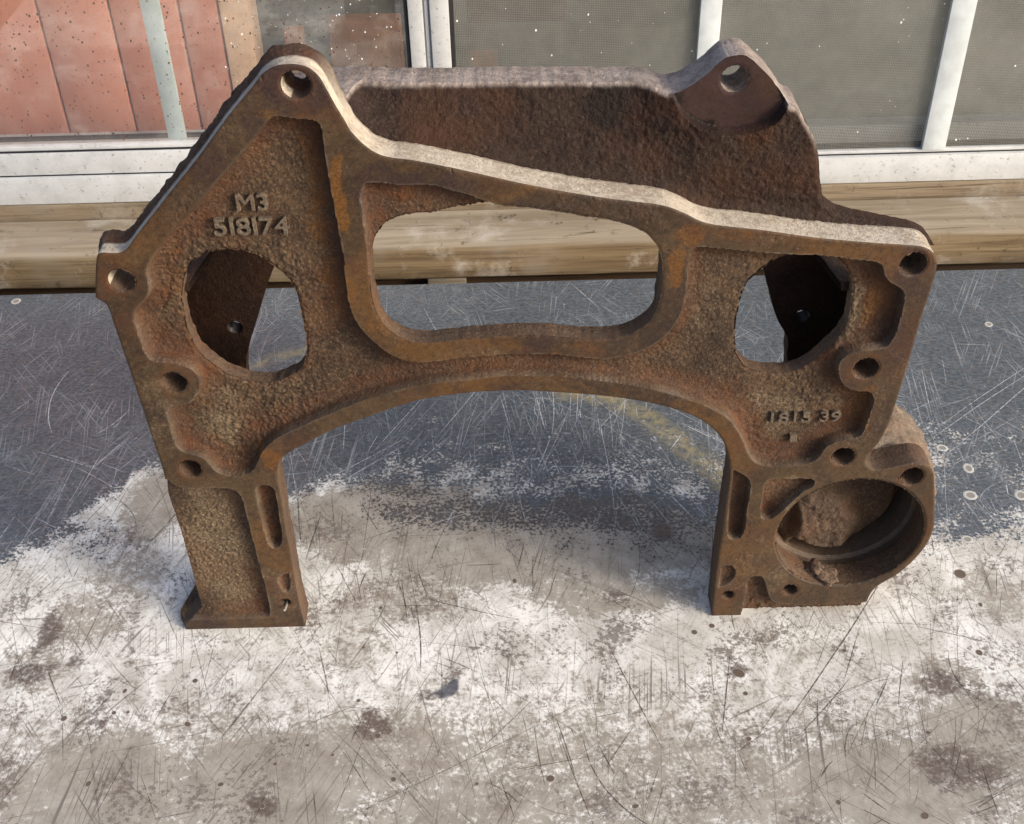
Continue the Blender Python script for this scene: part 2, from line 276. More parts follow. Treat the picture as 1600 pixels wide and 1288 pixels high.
def solid_field(name, G, S, yfront, yback, mask, snapP=None, rows=None, wallmask=(0, 0, 0, 1)):
    """solid slab: front relief yfront over the grid where S<0, walls round every edge, closed back.
    rows: list of (t, outward(x, z, noise) or 0, mask) between front (t=0) and back (t=1)"""
    h = G.h
    gx, gz = np.gradient(S, h)
    gl = np.maximum(1e-6, np.hypot(gx, gz)); gx /= gl; gz /= gl
    X = G.X.copy(); Z = G.Z.copy()
    snap = np.abs(S) < 0.55 * h
    X[snap] -= (S * gx)[snap]; Z[snap] -= (S * gz)[snap]
    ok = (S < 0) | snap
    if snapP is not None:
        px, pz = np.gradient(snapP, h)
        pl = np.maximum(1e-6, np.hypot(px, pz)); px /= pl; pz /= pl
        s2 = (np.abs(snapP) < 0.5 * h) & ~snap
        X[s2] -= (snapP * px)[s2]; Z[s2] -= (snapP * pz)[s2]
    a, b, c, d = ok[:-1, :-1], ok[1:, :-1], ok[1:, 1:], ok[:-1, 1:]
    cnt = a.astype(int) + b + c + d
    allsnap = snap[:-1, :-1] & snap[1:, :-1] & snap[1:, 1:] & snap[:-1, 1:]
    nx, nz = S.shape
    idx = np.arange(nx * nz).reshape(nx, nz)
    A, B, C, D = idx[:-1, :-1], idx[1:, :-1], idx[1:, 1:], idx[:-1, 1:]
    q = cnt == 4
    quads = np.stack([A[q], B[q], C[q], D[q]], 1)
    tri = []
    for miss, (p, r, s) in ((a, (B, C, D)), (b, (A, C, D)), (c, (A, B, D)), (d, (A, B, C))):
        m = (cnt == 3) & ~miss
        tri.append(np.stack([p[m], r[m], s[m]], 1))
    tris = np.concatenate(tri)
    used = np.unique(np.concatenate([quads.ravel(), tris.ravel()]))
    remap = np.full(nx * nz, -1); remap[used] = np.arange(len(used))
    quads = remap[quads]; tris = remap[tris]
    n = len(used)
    vx, vz = X.ravel()[used], Z.ravel()[used]
    yf = yfront.ravel()[used]
    yb = (np.broadcast_to(yback, S.shape)).ravel()[used]
    mk = mask.reshape(-1, 4)[used]
    nxv, nzv = gx.ravel()[used], gz.ravel()[used]
    e = np.concatenate([quads[:, [0, 1]], quads[:, [1, 2]], quads[:, [2, 3]], quads[:, [3, 0]], tris[:, [0, 1]], tris[:, [1, 2]], tris[:, [2, 0]]])
    code = e[:, 0].astype(np.int64) * n + e[:, 1]; rev = e[:, 1].astype(np.int64) * n + e[:, 0]
    be = e[~np.isin(code, rev)]
    bv = np.unique(be); bm = np.full(n, -1); bm[bv] = np.arange(len(bv))
    co = [np.stack([vx, yf, vz], 1)]
    masks = [mk]
    rows = rows or [(1.0, None, wallmask)]
    prev = lambda v: v
    base = n; wq = []
    prev_idx = np.arange(n)
    cur_prev = bv.copy()
    for t, off, wm in rows:
        o = off(vx[bv], vz[bv], t) if off is not None else np.zeros(len(bv))
        y = yf[bv] * (1 - t) + yb[bv] * t
        co.append(np.stack([vx[bv] + nxv[bv] * o, y, vz[bv] + nzv[bv] * o], 1))
        masks.append(wm(vx[bv], vz[bv]) if callable(wm) else np.tile(np.array(wm, float), (len(bv), 1)))
        cur = base + np.arange(len(bv))
        i, j = bm[be[:, 0]], bm[be[:, 1]]
        wq.append(np.stack([cur_prev[j], cur_prev[i], cur[i], cur[j]], 1))
        cur_prev = cur; base += len(bv)
    # back cap
    co.append(np.stack([vx, yb, vz], 1)); masks.append(np.tile(np.array([0, 0, 0.3, 1.0]), (n, 1)))
    cap = base + np.arange(n); 
    capmap = cap.copy(); capmap[bv] = cur_prev
    bq = capmap[quads][:, ::-1]; bt = capmap[tris][:, ::-1]
    allq = np.concatenate([quads] + wq + [bq]); allt = np.concatenate([tris, bt])
    return mesh_from(name, np.concatenate(co) * 0.001, allq, allt, np.concatenate(masks))

def box_bm(x0, x1, y0, y1, z0, z1, bev=0.0, seg=2):
    bm = bmesh.new()
    bmesh.ops.create_cube(bm, size=1.0)
    for v in bm.verts:
        v.co = Vector(((x0 + x1) / 2 + v.co.x * (x1 - x0), (y0 + y1) / 2 + v.co.y * (y1 - y0), (z0 + z1) / 2 + v.co.z * (z1 - z0)))
    if bev: bmesh.ops.bevel(bm, geom=bm.edges[:], offset=bev, segments=seg, affect='EDGES', profile=0.5)
    return bm

def bm_obj(name, bm, mat, parent=None, smooth=False):
    me = bpy.data.meshes.new(name)
    bm.normal_update(); bm.to_mesh(me); bm.free()
    if smooth:
        me.polygons.foreach_set('use_smooth', np.ones(len(me.polygons), bool)); me.set_sharp_from_angle(angle=rad(35))
    return link(name, me, mat, parent)

def box(name, x0, x1, y0, y1, z0, z1, mat, parent=None, bev=0.0):
    """box in millimetres"""
    return bm_obj(name, box_bm(x0 * .001, x1 * .001, y0 * .001, y1 * .001, z0 * .001, z1 * .001, bev * .001), mat, parent, smooth=bev > 0)

# ------------------------------------------------------------------ helpers: materials
class MatB:
    def __init__(self, name):
        self.m = bpy.data.materials.new(name); self.m.use_nodes = True
        self.nt = self.m.node_tree
        for n in list(self.nt.nodes): self.nt.nodes.remove(n)
        self.out = self.nt.nodes.new('ShaderNodeOutputMaterial')
        self.tc = self.nt.nodes.new('ShaderNodeTexCoord').outputs['Object']
    def n(self, typ, ins=None, **props):
        nd = self.nt.nodes.new(typ)
        for k, v in props.items(): setattr(nd, k, v)
        for k, v in (ins or {}).items(): self.set(nd.inputs[k], v)
        return nd
    def set(self, sock, v):
        if isinstance(v, bpy.types.NodeSocket): self.nt.links.new(v, sock)
        else:
            if isinstance(v, tuple) and len(v) == 3 and sock.type == 'RGBA': v = v + (1.0,)
            sock.default_value = v
    def math(self, op, a, b=0.0, c=None, clamp=False):
        nd = self.n('ShaderNodeMath', {0: a, 1: b}, operation=op, use_clamp=clamp)
        if c is not None: self.set(nd.inputs[2], c)
        return nd.outputs[0]
    def mul(self, a, b): return self.math('MULTIPLY', a, b)
    def add(self, a, b): return self.math('ADD', a, b)
    def rng(self, v, a, b, c=0.0, d=1.0):
        return self.n('ShaderNodeMapRange', {0: v, 1: a, 2: b, 3: c, 4: d}, interpolation_type='SMOOTHSTEP').outputs[0]
    def mix(self, f, a, b):
        nd = self.n('ShaderNodeMix', data_type='RGBA')
        self.set(nd.inputs[0], f); self.set(nd.inputs[6], a); self.set(nd.inputs[7], b)
        return nd.outputs[2]
    def noise(self, scale, detail=4.0, rough=0.6, vec=None, dist=0.0):
        return self.n('ShaderNodeTexNoise', {'Vector': vec or self.tc, 'Scale': scale, 'Detail': detail, 'Roughness': rough, 'Distortion': dist}).outputs[0]
    def vscale(self, s, rot=(0, 0, 0), vec=None):
        v = self.n('ShaderNodeMapping', {'Vector': vec or self.tc, 'Rotation': rot}).outputs[0]
        return self.n('ShaderNodeMapping', {'Vector': v, 'Scale': s}).outputs[0]
    def attr(self, name='mask'):
        a = self.n('ShaderNodeAttribute', attribute_name=name)
        s = self.n('ShaderNodeSeparateColor', {0: a.outputs['Color']})
        return s.outputs[0], s.outputs[1], s.outputs[2], a.outputs['Alpha']
    def bump(self, h, strength=0.4, dist=0.001, normal=None):
        nd = self.n('ShaderNodeBump', {'Height': h, 'Strength': strength, 'Distance': dist})
        if normal is not None: self.set(nd.inputs['Normal'], normal)
        return nd.outputs[0]
    def finish(self, color, rough=0.7, metallic=0.0, normal=None, spec=0.4, **kw):
        p = self.n('ShaderNodeBsdfPrincipled', {'Base Color': color, 'Roughness': rough, 'Metallic': metallic, 'Specular IOR Level': spec})
        for k, v in kw.items(): self.set(p.inputs[k], v)
        if normal is not None: self.set(p.inputs['Normal'], normal)
        self.nt.links.new(p.outputs[0], self.out.inputs[0])
        self.p = p
        return self.m

def iron_material(name, dark_tint_k, cast_a, cast_b, rust, mach_a, mach_b, mach_c, pale, dust, ochre, spec=0.34):
    """rusted iron: mask r = machined face, g = pale edge, sky light on the tops painted in, b = red rust film"""
    b = MatB(name)
    r, g, bl, _ = b.attr()
    big = b.noise(18, 3, 0.55)
    mid = b.noise(70, 5, 0.65)
    fine = b.noise(620, 4, 0.65)
    grain = b.noise(2600, 2, 0.5)
    cast = b.mix(b.rng(mid, 0.35, 0.65), cast_a, cast_b)
    cast = b.mix(b.mul(b.rng(big, 0.5, 0.72), 0.7), cast, rust)
    oil = b.rng(b.noise(11, 4, 0.6, b.vscale((1, 1, 1), (0.7, 0.1, 0.3))), 0.48, 0.66)
    cast = b.mix(b.mul(oil, 0.6), cast, b.mix(0.35, (0.010, 0.006, 0.004), cast_a))
    cast = b.mix(b.mul(b.rng(fine, 0.46, 0.68), b.math('SUBTRACT', 0.8, b.mul(oil, 0.4))), cast, dust)
    cast = b.mix(b.mul(b.rng(b.noise(420, 3, 0.6), 0.52, 0.66), 0.6), cast, (0.014, 0.008, 0.005))
    brush = b.noise(1.0, 5, 0.7, b.vscale((220, 220, 900), (0, rad(34), 0)))
    sm = b.noise(26, 4, 0.6, dist=1.2)
    mach = b.mix(b.rng(sm, 0.35, 0.66), mach_a, mach_b)
    mach = b.mix(b.mul(b.rng(b.noise(14, 4, 0.6, b.vscale((1, 1, 1), (0.4, 0.2, 0.9)), 0.8), 0.52, 0.68), 0.85), mach, mach_c)
    mach = b.mix(b.mul(b.rng(b.noise(9, 5, 0.6, b.vscale((1, 1, 1), (0.2, 1.3, 0.5)), 0.6), 0.47, 0.62), 0.8), mach, ochre)
    mach = b.mix(b.mul(b.rng(b.noise(13, 6, 0.68, b.vscale((1, 1, 1), (1.2, 0.3, 0.8)), 0.9), 0.50, 0.64), 0.75), mach, (0.014, 0.009, 0.008))
    mach = b.mix(b.mul(b.rng(b.noise(190, 5, 0.7), 0.45, 0.7), 0.5), mach, b.mix(0.5, mach, rust))
    mach = b.mix(b.mul(b.rng(brush, 0.42, 0.72), 0.4), mach, b.mix(0.45, mach, dust))
    mach = b.mix(b.mul(b.rng(b.noise(1.0, 4, 0.6, b.vscale((130, 130, 420), (0, rad(-40), 0), ), 0.8), 0.5, 0.7), 0.4), mach, (0.018, 0.012, 0.008))
    mach = b.mix(b.mul(b.rng(b.noise(500, 4, 0.7), 0.55, 0.75), 0.5), mach, (0.04, 0.024, 0.014))
    pat = b.add(b.mul(b.noise(330, 5, 0.7), 0.6), b.mul(b.noise(1300, 3, 0.6), 0.4))
    mach = b.mix(b.mul(b.rng(pat, 0.50, 0.62), 0.55), mach, b.mix(0.5, mach, dust))
    mach = b.mix(b.mul(b.rng(pat, 0.50, 0.38), 0.6), mach, (0.012, 0.008, 0.005))
    col = b.mix(r, cast, mach)
    ta = b.n('ShaderNodeSeparateColor', {0: b.n('ShaderNodeAttribute', attribute_name='tint').outputs['Color']})
    tn = b.add(b.mul(b.math('SUBTRACT', b.noise(48, 6, 0.7), 0.5), 1.6), b.mul(b.math('SUBTRACT', b.noise(420, 4, 0.65), 0.5), 1.2))
    for ch, tc_, k_ in ((2, b.mix(b.rng(fine, 0.4, 0.62), (0.070, 0.048, 0.026), (0.175, 0.13, 0.08)), 0.75), (1, b.mix(b.rng(fine, 0.4, 0.6), (0.085, 0.030, 0.004), (0.135, 0.060, 0.010)), 0.75), (0, b.mix(b.rng(fine, 0.4, 0.6), (0.014 * dark_tint_k, 0.007 * dark_tint_k, 0.007 * dark_tint_k), (0.032 * dark_tint_k, 0.017 * dark_tint_k, 0.016 * dark_tint_k)), 0.8)):
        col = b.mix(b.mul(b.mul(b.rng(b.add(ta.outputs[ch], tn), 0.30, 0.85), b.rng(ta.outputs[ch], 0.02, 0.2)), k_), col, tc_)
    col = b.mix(b.mul(bl, 0.7), col, b.mix(b.rng(b.noise(120, 5, 0.7), 0.35, 0.65), rust, (0.05, 0.022, 0.012)))
    pl = b.mix(b.rng(b.add(b.mul(b.noise(300, 5, 0.7), 0.6), b.mul(b.noise(40, 4, 0.6), 0.4)), 0.42, 0.62), pale, b.mix(0.55, pale, dust))
    col = b.mix(g, col, pl)
    hmix = b.add(b.mul(b.noise(700, 4, 0.65), b.math('SUBTRACT', 1.0, b.mul(r, 0.85))), b.mul(brush, b.mul(r, 0.25)))
    nrm = b.bump(hmix, 0.9, 0.0013)
    rough = b.add(0.74, b.mul(r, b.add(-0.36, b.mul(sm, 0.3))))
    return b.finish(col, rough, 0.0, nrm, spec)

M = {}
M['iron'] = iron_material('rusted_cast_iron', 1.0, (0.030, 0.016, 0.0075), (0.066, 0.038, 0.018), (0.078, 0.024, 0.0045),
                          (0.024, 0.0145, 0.007), (0.054, 0.033, 0.0145), (0.026, 0.012, 0.010), (0.43, 0.385, 0.31), (0.128, 0.082, 0.047), (0.085, 0.039, 0.009))
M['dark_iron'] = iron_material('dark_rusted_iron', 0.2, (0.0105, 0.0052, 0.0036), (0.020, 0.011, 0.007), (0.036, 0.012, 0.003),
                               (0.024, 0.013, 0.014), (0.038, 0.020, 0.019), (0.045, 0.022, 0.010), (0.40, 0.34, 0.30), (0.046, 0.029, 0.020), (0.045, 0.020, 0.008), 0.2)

def simple(name, col, rough=0.6, metallic=0.0, var=0.25, scale=60, spec=0.4):
    b = MatB(name)
    n = b.noise(scale, 4, 0.6)
    c = b.mix(b.rng(n, 0.3, 0.7), tuple(v * (1 - var) for v in col), tuple(min(1, v * (1 + var)) for v in col))
    return b.finish(c, rough, metallic, b.bump(n, 0.1, 0.0005), spec)

def wood_material(name, a, c, dark, seed, grey=(0.3, 0.28, 0.24)):
    b = MatB(name)
    v = b.n('ShaderNodeMapping', {'Vector': b.tc, 'Scale': (3.0, 45.0, 60.0), 'Location': (seed, seed * 2.3, seed * 0.7)}).outputs[0]
    g1 = b.noise(1.0, 6, 0.65, v, 1.6)
    v2 = b.n('ShaderNodeMapping', {'Vector': b.tc, 'Scale': (12.0, 500.0, 520.0), 'Location': (seed * 3, 0, 0)}).outputs[0]
    g2 = b.noise(1.0, 4, 0.6, v2, 0.5)
    col = b.mix(b.rng(g1, 0.3, 0.7), a, c)
    col = b.mix(b.mul(b.rng(g2, 0.46, 0.7), 0.6), col, dark)
    bleach, _, _, _ = b.attr()
    col = b.mix(b.mul(bleach, 0.75), col, b.mix(b.rng(g1, 0.3, 0.7), (0.23, 0.19, 0.135), (0.36, 0.315, 0.24)))
    st = b.noise(22, 6, 0.7)
    col = b.mix(b.mul(b.rng(st, 0.52, 0.75), 0.6), col, grey)
    col = b.mix(b.mul(b.rng(b.noise(60, 5, 0.75), 0.58, 0.70), 0.75), col, dark)
    crack = b.noise(1.0, 5, 0.6, b.n('ShaderNodeMapping', {'Vector': b.tc, 'Scale': (7.0, 160.0, 170.0), 'Location': (seed, 1.0, 2.0)}).outputs[0], 0.8)
    col = b.mix(b.mul(b.rng(crack, 0.62, 0.68), 0.8), col, dark)
    col = b.mix(b.mul(b.rng(b.noise(7, 4, 0.6), 0.5, 0.7), 0.55), col, b.mix(0.5, dark, grey))
    return b.finish(col, 0.75, 0.0, b.bump(b.add(g2, b.mul(g1, 0.5)), 0.35, 0.0012), 0.25)

M['wood_front'] = wood_material('weathered_pine', (0.115, 0.077, 0.04), (0.20, 0.15, 0.085), (0.04, 0.027, 0.016), 3.1, (0.46, 0.44, 0.39))
M['wood_back'] = wood_material('weathered_grey_pine', (0.14, 0.105, 0.066), (0.22, 0.175, 0.12), (0.05, 0.036, 0.024), 8.7)
M['wood_dark'] = wood_material('dark_old_wood', (0.06, 0.035, 0.018), (0.09, 0.055, 0.03), (0.02, 0.012, 0.008), 5.5, (0.08, 0.06, 0.04))
M['wood_pale'] = wood_material('pale_block_wood', (0.22, 0.18, 0.13), (0.28, 0.23, 0.17), (0.1, 0.08, 0.05), 1.5)

def alu():
    b = MatB('white_aluminium')
    n = b.noise(45, 5, 0.7); f = b.noise(900, 3, 0.6)
    c = b.mix(b.rng(n, 0.35, 0.75), (0.47, 0.485, 0.49), (0.37, 0.385, 0.385))
    c = b.mix(b.mul(b.rng(b.noise(260, 4, 0.7), 0.60, 0.68), 0.8), c, (0.17, 0.165, 0.15))
    st = b.noise(1.0, 4, 0.6, b.vscale((6, 40, 300)))
    c = b.mix(b.mul(b.rng(st, 0.55, 0.8), 0.35), c, (0.40, 0.39, 0.36))
    return b.finish(c, 0.45, 0.0, b.bump(f, 0.08, 0.0004), 0.45)
M['alu'] = alu()
M['gasket'] = simple('black_gasket', (0.012, 0.012, 0.014), 0.6)
M['muntin'] = simple('pale_muntin_bar', (0.50, 0.545, 0.56), 0.5, var=0.1)
M['wire'] = simple('screen_wire', (0.20, 0.20, 0.18), 0.6, var=0.1)
M['speck'] = simple('dried_rain_specks', (0.10, 0.07, 0.055), 0.8)
M['drop'] = simple('white_droplets', (0.85, 0.87, 0.88), 0.2, var=0.03)
M['peach'] = simple('reflection_peach', (0.90, 0.56, 0.36), 0.6, var=0.1)
M['orange'] = simple('reflection_orange_brown', (0.42, 0.20, 0.11), 0.7, var=0.2, scale=25)
M['room_dark'] = simple('dim_grey_wall', (0.17, 0.168, 0.150), 0.8, var=0.3, scale=18)
M['reflection_brown'] = simple('reflection_dim_brown', (0.13, 0.06, 0.045), 0.8, var=0.2, scale=18)
M['steel'] = simple('bare_steel', (0.55, 0.52, 0.48), 0.35, 0.6, var=0.15, scale=300)
M['thread'] = simple('oily_thread', (0.05, 0.04, 0.035), 0.4, 0.3)
M['flash'] = simple('broken_casting', (0.085, 0.055, 0.036), 0.85, var=0.6, scale=700)

def red_material():
    b = MatB('reflection_salmon_red')
    n = b.noise(1.0, 5, 0.65, b.vscale((30, 30, 4)))
    c = b.mix(b.rng(n, 0.3, 0.7), (0.58, 0.215, 0.145), (0.66, 0.27, 0.19))
    c = b.mix(b.mul(b.rng(b.noise(60, 5, 0.7), 0.55, 0.75), 0.4), c, (0.48, 0.16, 0.10))
    return b.finish(c, 0.7, 0.0, None, 0.3)
M['red'] = red_material()

def glass_material():
    b = MatB('window_glass')
    lw = b.n('ShaderNodeLayerWeight', {'Blend': 0.5}).outputs['Facing']
    fr = b.add(0.075, b.mul(b.math('POWER', lw, 4.0), 0.6))
    tr = b.n('ShaderNodeBsdfTransparent', {'Color': (0.93, 0.95, 0.94)})
    gl = b.n('ShaderNodeBsdfGlossy', {'Color': (1, 1, 1), 'Roughness': 0.02})
    df = b.n('ShaderNodeBsdfDiffuse', {'Color': (0.75, 0.72, 0.68)})
    m = b.n('ShaderNodeMixShader', {0: fr, 1: tr.outputs[0], 2: gl.outputs[0]})
    dust = b.mul(b.rng(b.noise(35, 6, 0.75), 0.45, 0.8), 0.12)
    m2 = b.n('ShaderNodeMixShader', {0: b.add(dust, 0.03), 1: m.outputs[0], 2: df.outputs[0]})
    b.nt.links.new(m2.outputs[0], b.out.inputs[0])
    return b.m
M['glass'] = glass_material()

# ------------------------------------------------------------------ the bench top: worn dark coating over pale sheet
TX0, TX1, TY0, TY1 = -640.0, 640.0, -760.0, 396.0
wear_edge = np.array(WEAR_EDGE); wear_edge = wear_edge[np.argsort(wear_edge[:, 0])]

def blobs(lst, x, y, wob=0.35):
    t = np.zeros_like(x)
    wx = (fbm(x, y, 22, 3, NB) - 0.5) * 26 * wob; wy = (fbm(x + 500, y, 22, 3, NC_) - 0.5) * 26 * wob
    for cx, cy, rx, ry, s in lst:
        d = np.hypot((x + wx - cx) / max(rx, 1), (y + wy - cy) / max(ry, 1))
        t = np.maximum(t, s * sstep(1.35 - d, 0, 0.8))
    return t

def streak(path, x, y, w):
    p = np.array(path); D = np.full(x.shape, 1e9)
    for a, b in zip(p[:-1], p[1:]):
        d = b - a; t = np.clip(((x - a[0]) * d[0] + (y - a[1]) * d[1]) / (d @ d), 0, 1)
        D = np.minimum(D, np.hypot(x - a[0] - t * d[0], y - a[1] - t * d[1]))
    return sstep(w - D, 0, w)

def table_masks(x, y):
    yb = np.interp(x, wear_edge[:, 0], wear_edge[:, 1])
    soft = np.interp(x, [-250, -120, -60, 150, 260], [22, 26, 90, 100, 130])
    w = 0.5 + (yb - y) / soft * 0.5
    w = np.clip(w, 0, 1.25)
    w = w - blobs(COAT_SHADE_BLOBS, x, y) * 0.8
    g = blobs(GRIME_SHADE_BLOBS, x, y, 1.0)
    g = np.maximum(g, 0.04 + 0.46 * sstep(-20 - y, 0, 110))
    arc = np.maximum(streak(ARC_STAIN, x, y, 16), 0.7 * streak(ARC_STAIN2, x, y, 10))
    d = blobs(DARK_BLOBS, x, y, 0.5)
    bl = blobs(BLUE_BLOBS, x, y, 0.1)
    return w, g, d, bl, arc

def table_material():
    b = MatB('worn_bench_coating')
    w, g, d, bl = b.attr()
    a2 = b.n('ShaderNodeAttribute', attribute_name='arc').outputs['Fac']
    n1 = b.noise(55, 8, 0.72); n2 = b.noise(420, 5, 0.65); n3 = b.noise(26, 7, 0.68, dist=0.6); n4 = b.noise(140, 6, 0.7)
    f = b.add(b.add(w, b.mul(b.math('SUBTRACT', n1, 0.5), 1.3)), b.mul(b.math('SUBTRACT', n2, 0.5), 1.9))
    f = b.add(f, b.mul(b.math('SUBTRACT', b.noise(15, 5, 0.65, dist=0.8), 0.5), 0.9))
    worn = b.rng(f, 0.40, 0.66)
    white = b.mix(b.rng(n3, 0.35, 0.65), (0.74, 0.74, 0.70), (0.46, 0.445, 0.40))
    white = b.mix(b.mul(b.rng(n4, 0.54, 0.68), 0.55), white, (0.33, 0.30, 0.26))
    white = b.mix(b.mul(b.rng(b.noise(750, 4, 0.7), 0.60, 0.68), 0.8), white, (0.15, 0.13, 0.11))
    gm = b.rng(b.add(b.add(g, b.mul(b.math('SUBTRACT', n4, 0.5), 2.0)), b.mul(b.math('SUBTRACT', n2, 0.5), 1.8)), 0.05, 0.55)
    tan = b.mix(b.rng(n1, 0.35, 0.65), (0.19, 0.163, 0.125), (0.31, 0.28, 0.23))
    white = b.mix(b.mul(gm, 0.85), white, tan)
    lines = None
    for k, (ang, fr, th) in enumerate(((84, 620, 0.615), (101, 900, 0.62), (63, 700, 0.625), (128, 800, 0.63), (12, 760, 0.65))):
        ln = b.noise(1.0, 2.0, 0.5, b.vscale((9.0 + 2 * k, fr, 1.0), (0, 0, rad(-ang))), 0.0)
        grp = b.rng(b.noise(14 + 3 * k, 3, 0.6, b.vscale((1, 1, 1), (0, 0, 0.9 * k + 0.3))), 0.44, 0.66)
        s_ = b.mul(b.rng(ln, th - 0.03, th + 0.05), grp)
        lines = s_ if lines is None else b.math('MAXIMUM', lines, s_)
    white = b.mix(b.mul(lines, 0.85), white, (0.11, 0.095, 0.08))
    fl_ = b.rng(b.add(b.noise(310, 6, 0.75), b.mul(b.math('SUBTRACT', b.noise(20, 4, 0.6), 0.5), 0.9)), 0.58, 0.66)
    white = b.mix(b.mul(fl_, 0.8), white, (0.12, 0.10, 0.085))
    weave = b.noise(1.0, 3, 0.6, b.vscale((240, 420, 1)))
    coat = b.mix(b.rng(weave, 0.35, 0.65), (0.050, 0.062, 0.075), (0.098, 0.115, 0.132))
    coat = b.mix(b.mul(b.rng(n1, 0.5, 0.75), 0.5), coat, (0.17, 0.185, 0.205))
    coat = b.mix(b.mul(lines, 0.5), coat, (0.42, 0.44, 0.46))
    coat = b.mix(b.mul(gm, 0.75), coat, b.mix(b.rng(n2, 0.4, 0.6), (0.055, 0.044, 0.036), (0.13, 0.108, 0.09)))  # brown over the coat: grime and the painted shadow under the arch
    coat = b.mix(b.mul(a2, b.rng(n4, 0.3, 0.7)), coat, (0.30, 0.25, 0.13))
    coat = b.mix(b.mul(b.rng(b.noise(900, 4, 0.7), 0.64, 0.72), 0.6), coat, (0.5, 0.52, 0.54))
    col = b.mix(worn, coat, white)
    dm = b.rng(b.add(b.add(d, b.mul(b.math('SUBTRACT', n4, 0.5), 1.6)), b.mul(b.math('SUBTRACT', n2, 0.5), 1.4)), 0.22, 0.95)
    col = b.mix(b.mul(dm, 0.85), col, (0.085, 0.060, 0.048))
    col = b.mix(b.mul(b.rng(b.add(bl, b.mul(b.math('SUBTRACT', n4, 0.5), 1.2)), 0.35, 1.0), 0.9), col, (0.045, 0.048, 0.065))
    rough = b.add(0.24, b.add(b.mul(worn, 0.30), b.mul(b.math('SUBTRACT', n2, 0.5), 0.25)))
    hgt = b.add(b.mul(worn, -0.6), b.add(b.mul(n2, 0.3), b.mul(weave, 0.10)))
    return b.finish(col, rough, 0.0, b.bump(hgt, 0.22, 0.0005), 0.5)
M['table'] = table_material()

bench = empty('workbench', (0, 0, -0.03), 'worn scratched workbench top with slate coating rubbed pale in front, under the rusty casting', 'workbench')
tg = Grid(TX0, TX1, TY0, TY1 - 0.01, 3.0)
X, Yt = tg.X, np.minimum(tg.Z, TY1)
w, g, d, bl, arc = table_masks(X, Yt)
nx, nz = X.shape
idx = np.arange(nx * nz).reshape(nx, nz)
tq = np.stack([idx[:-1, :-1].ravel(), idx[1:, :-1].ravel(), idx[1:, 1:].ravel(), idx[:-1, 1:].ravel()], 1)
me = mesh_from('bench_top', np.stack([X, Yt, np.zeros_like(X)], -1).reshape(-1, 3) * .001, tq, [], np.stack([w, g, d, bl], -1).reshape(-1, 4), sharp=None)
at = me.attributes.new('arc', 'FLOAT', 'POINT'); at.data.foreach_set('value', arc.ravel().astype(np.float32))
o = link('bench_top', me, M['table'], bench); o.matrix_parent_inverse = Matrix.Translation((0, 0, 0.03))
def bench_child(o):
    o.parent = bench; o.matrix_parent_inverse = Matrix.Translation((0, 0, 0.03)); return o
bench_child(box('bench_core', TX0, TX1, TY0, TY1 - 0.5, -30, -0.6, M['wood_dark'], None, 0))

# scratches: fine grooves, bright through the coating, dirt filled where the sheet is bare
def scratch_material():
    b = MatB('scratch_lines')
    w, s, _, _ = b.attr()
    n = b.noise(300, 4, 0.7)
    worn = b.rng(b.add(w, b.mul(b.math('SUBTRACT', b.noise(55, 8, 0.72), 0.5), 0.9)), 0.35, 0.65)
    col = b.mix(worn, (0.62, 0.65, 0.68), (0.11, 0.09, 0.07))
    p = b.n('ShaderNodeBsdfPrincipled', {'Base Color': col, 'Roughness': 0.6, 'Specular IOR Level': 0.3})
    tr = b.n('ShaderNodeBsdfTransparent')
    al = b.mul(s, b.rng(n, 0.25, 0.6))
    m = b.n('ShaderNodeMixShader', {0: al, 1: tr.outputs[0], 2: p.outputs[0]})
    b.nt.links.new(m.outputs[0], b.out.inputs[0])
    return b.m
M['scratch'] = scratch_material()

